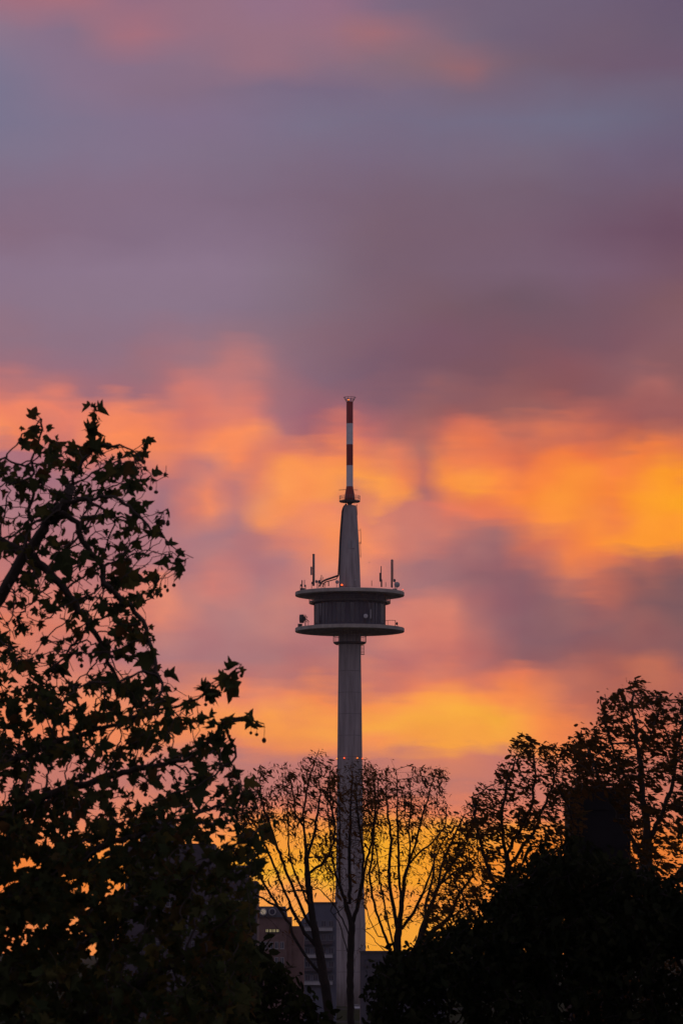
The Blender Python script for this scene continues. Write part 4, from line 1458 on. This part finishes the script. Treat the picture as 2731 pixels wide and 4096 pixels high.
bare_tree('low spreading thin tree with reddish leaves between the thin trunks and the autumn tree', 108,
          [[(1190, 1830), (1188, 1600), (1195, 1400), (1210, 1290), (1250, 1170), (1300, 1030), (1340, 930), (1420, 860), (1500, 810), (1580, 760)],
           [(1200, 1350), (1290, 1230), (1400, 1140), (1500, 1080), (1600, 1010)],
           [(1290, 1050), (1330, 960), (1350, 830), (1400, 700), (1450, 590), (1500, 480)],
           [(1340, 930), (1420, 800), (1520, 650), (1570, 520)],
           [(1250, 1170), (1260, 1040), (1300, 900), (1310, 760), (1330, 620)],
           [(1400, 1140), (1470, 980), (1560, 860)]],
          [[(1290, 600), (1400, 520), (1450, 430), (1540, 380), (1640, 420), (1640, 800), (1300, 800)],
           [(1260, 760), (1640, 760), (1640, 1080), (1420, 1200), (1230, 1180)]], [420, 520], 57, 0.12, 4, GB)


# ---- leafy trees on the right and dark evergreens
def leafy_tree(name, label, base_x, Y, limbs, crown, D, kill, seed, r_root, r_tip, leaf, size, mat, bark, per=2, mt=4,
               spread=0.12, tip=(0.4, 0, -0.25), depth=3.0, prob=None, group=None, sp_dir=0.45, iters=60):
    global sk
    rng = np.random.default_rng(seed)
    bx = PF(base_x, 2300, Y).x
    t = thing(name, label, 'tree', (bx, Y, 0), group)
    sk = Skeleton(D, rng)
    for i, st in enumerate(limbs):
        dY = rng.uniform(-depth * 0.5, depth * 0.5) if i else 0
        n = len(st)
        pts = [tuple(PF(x, y, Y + dY * k / max(n - 1, 1))) for k, (x, y) in enumerate(st)]
        sk.add(([(bx, Y, 0.0)] + pts) if i == 0 else pts, D * 0.12)
    att = np.concatenate([fill(poly, n_, Y - depth, Y + depth, rng) for poly, n_ in crown])
    sk.grow(att, iters, kill, bias=(0, 0, 0.06), jit=0.2)
    sk.finish(r_tip, r_root)
    sk.mesh('trunk', bark, t, 4)
    lb = leaf_bases(sk, rng, per, mt, spread, prob)
    print(name, 'leaves', len(lb), 'nodes', len(sk.pos))
    foliage('crown', mat, t, lb, size, leaf, rng, tip, sp_dir, fold=0.2, curl=0.25)
    return t


GR = 'autumn trees on the right'
leafy_tree('autumn_tree', 'loose autumn tree with sunset glowing through it, right of the thin trees', 1180, 90,
           [[(1180, 2360), (1178, 2250), (1172, 2100), (1165, 1980), (1150, 1880), (1165, 1800), (1190, 1720)],
            [(1172, 2090), (1120, 2000), (1095, 1900), (1085, 1830)],
            [(1168, 2000), (1230, 1900), (1270, 1800), (1285, 1730)],
            [(1175, 2180), (1100, 2120), (1050, 2040), (1020, 1960)],
            [(1180, 2250), (1120, 2180), (1040, 2140), (985, 2120)],
            [(1165, 1960), (1220, 1860), (1230, 1780), (1225, 1720)],
            [(1178, 2200), (1240, 2060), (1300, 1980), (1330, 1900)]],
           [([(1080, 1850), (1092, 1800), (1140, 1795), (1138, 1752), (1172, 1742), (1160, 1692), (1182, 1688), (1210, 1692), (1218, 1735), (1242, 1702), (1300, 1712), (1340, 1700), (1340, 1900), (1260, 1930), (1090, 1920)], 560),
            ([(1050, 1900), (1075, 1850), (1340, 1880), (1320, 1960), (1250, 2010), (1130, 2110), (1060, 2080), (1030, 1980)], 360),
            ([(960, 2120), (1030, 2000), (1110, 2100), (1050, 2170), (960, 2200)], 110)],
           0.16, 0.17, 5, 0.11, 0.005, 'slim', 0.108, M_RLEAF, M_BARK2, 4, 4, 0.075, tip=(0.8, 0, -0.35), depth=2.0, group=GR, sp_dir=0.4)
leafy_tree('autumn_tree', 'tall dark autumn tree at the right edge rising above the black stair tower', 1500, 80,
           [[(1500, 2380), (1498, 2200), (1490, 2000), (1480, 1850), (1465, 1740), (1455, 1640), (1448, 1565)],
            [(1490, 1990), (1420, 1880), (1370, 1770), (1340, 1700)],
            [(1482, 1860), (1420, 1760), (1390, 1660), (1378, 1600)],
            [(1488, 1940), (1540, 1820), (1560, 1700), (1575, 1600)],
            [(1465, 1740), (1510, 1650), (1520, 1590)],
            [(1495, 2100), (1600, 1950), (1700, 1800), (1760, 1680)],
            [(1498, 2200), (1420, 2060), (1370, 1990)]],
           [([(1312, 1780), (1308, 1702), (1340, 1672), (1366, 1642), (1380, 1592), (1430, 1580), (1448, 1556), (1475, 1588), (1500, 1580), (1540, 1600), (1600, 1585), (1600, 1780), (1450, 1790)], 640),
            ([(1312, 1735), (1440, 1740), (1455, 1830), (1312, 1830)], 330),
            ([(1440, 1770), (1600, 1760), (1600, 2040), (1440, 2040)], 420),
            ([(1312, 1980), (1600, 2020), (1600, 2360), (1312, 2360)], 420),
            ([(1600, 1585), (1700, 1600), (1850, 1700), (1950, 1900), (1950, 2360), (1600, 2360)], 500)],
           0.15, 0.16, 6, 0.16, 0.005, 'slim', 0.108, M_RLEAF, M_BARK, 4, 4, 0.075, tip=(0.8, 0, -0.35), depth=2.2, group=GR, sp_dir=0.4)
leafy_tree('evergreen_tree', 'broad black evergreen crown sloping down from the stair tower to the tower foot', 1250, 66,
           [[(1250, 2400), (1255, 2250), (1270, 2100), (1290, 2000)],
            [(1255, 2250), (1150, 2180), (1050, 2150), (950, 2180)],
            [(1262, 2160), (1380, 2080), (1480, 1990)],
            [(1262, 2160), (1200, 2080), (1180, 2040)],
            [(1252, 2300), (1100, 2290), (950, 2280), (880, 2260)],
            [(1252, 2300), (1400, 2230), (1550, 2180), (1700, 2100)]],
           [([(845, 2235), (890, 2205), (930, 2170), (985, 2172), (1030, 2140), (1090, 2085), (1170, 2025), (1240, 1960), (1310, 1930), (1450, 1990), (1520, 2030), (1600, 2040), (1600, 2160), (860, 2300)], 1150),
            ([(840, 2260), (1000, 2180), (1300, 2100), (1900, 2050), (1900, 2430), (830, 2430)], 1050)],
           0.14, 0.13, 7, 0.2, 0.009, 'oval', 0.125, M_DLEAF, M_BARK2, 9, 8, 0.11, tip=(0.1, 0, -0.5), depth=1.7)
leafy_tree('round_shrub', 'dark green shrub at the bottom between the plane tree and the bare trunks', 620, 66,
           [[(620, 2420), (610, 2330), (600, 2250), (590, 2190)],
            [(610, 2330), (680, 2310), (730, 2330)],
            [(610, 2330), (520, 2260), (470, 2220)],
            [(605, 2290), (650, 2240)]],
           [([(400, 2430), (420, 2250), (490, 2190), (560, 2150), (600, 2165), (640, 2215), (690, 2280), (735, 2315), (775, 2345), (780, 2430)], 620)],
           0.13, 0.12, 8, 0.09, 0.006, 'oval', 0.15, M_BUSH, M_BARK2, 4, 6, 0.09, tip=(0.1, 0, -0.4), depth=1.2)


# ---- thin evening haze over the city
hz = MB().box((0, 1950, 121), (6020, 4520, 244))
hz = hz.build('haze', bpy.data.materials.new('evening_haze'))
hz['kind'] = 'stuff'
hm = hz.data.materials[0]
hm.use_nodes = True
nt = hm.node_tree
nt.nodes.clear()
pv = nt.nodes.new('ShaderNodeVolumePrincipled')
pv.inputs['Color'].default_value = (0.92, 0.85, 0.84, 1)
pv.inputs['Density'].default_value = 0.00003
pv.inputs['Anisotropy'].default_value = 0.4
nt.links.new(pv.outputs[0], nt.nodes.new('ShaderNodeOutputMaterial').inputs['Volume'])
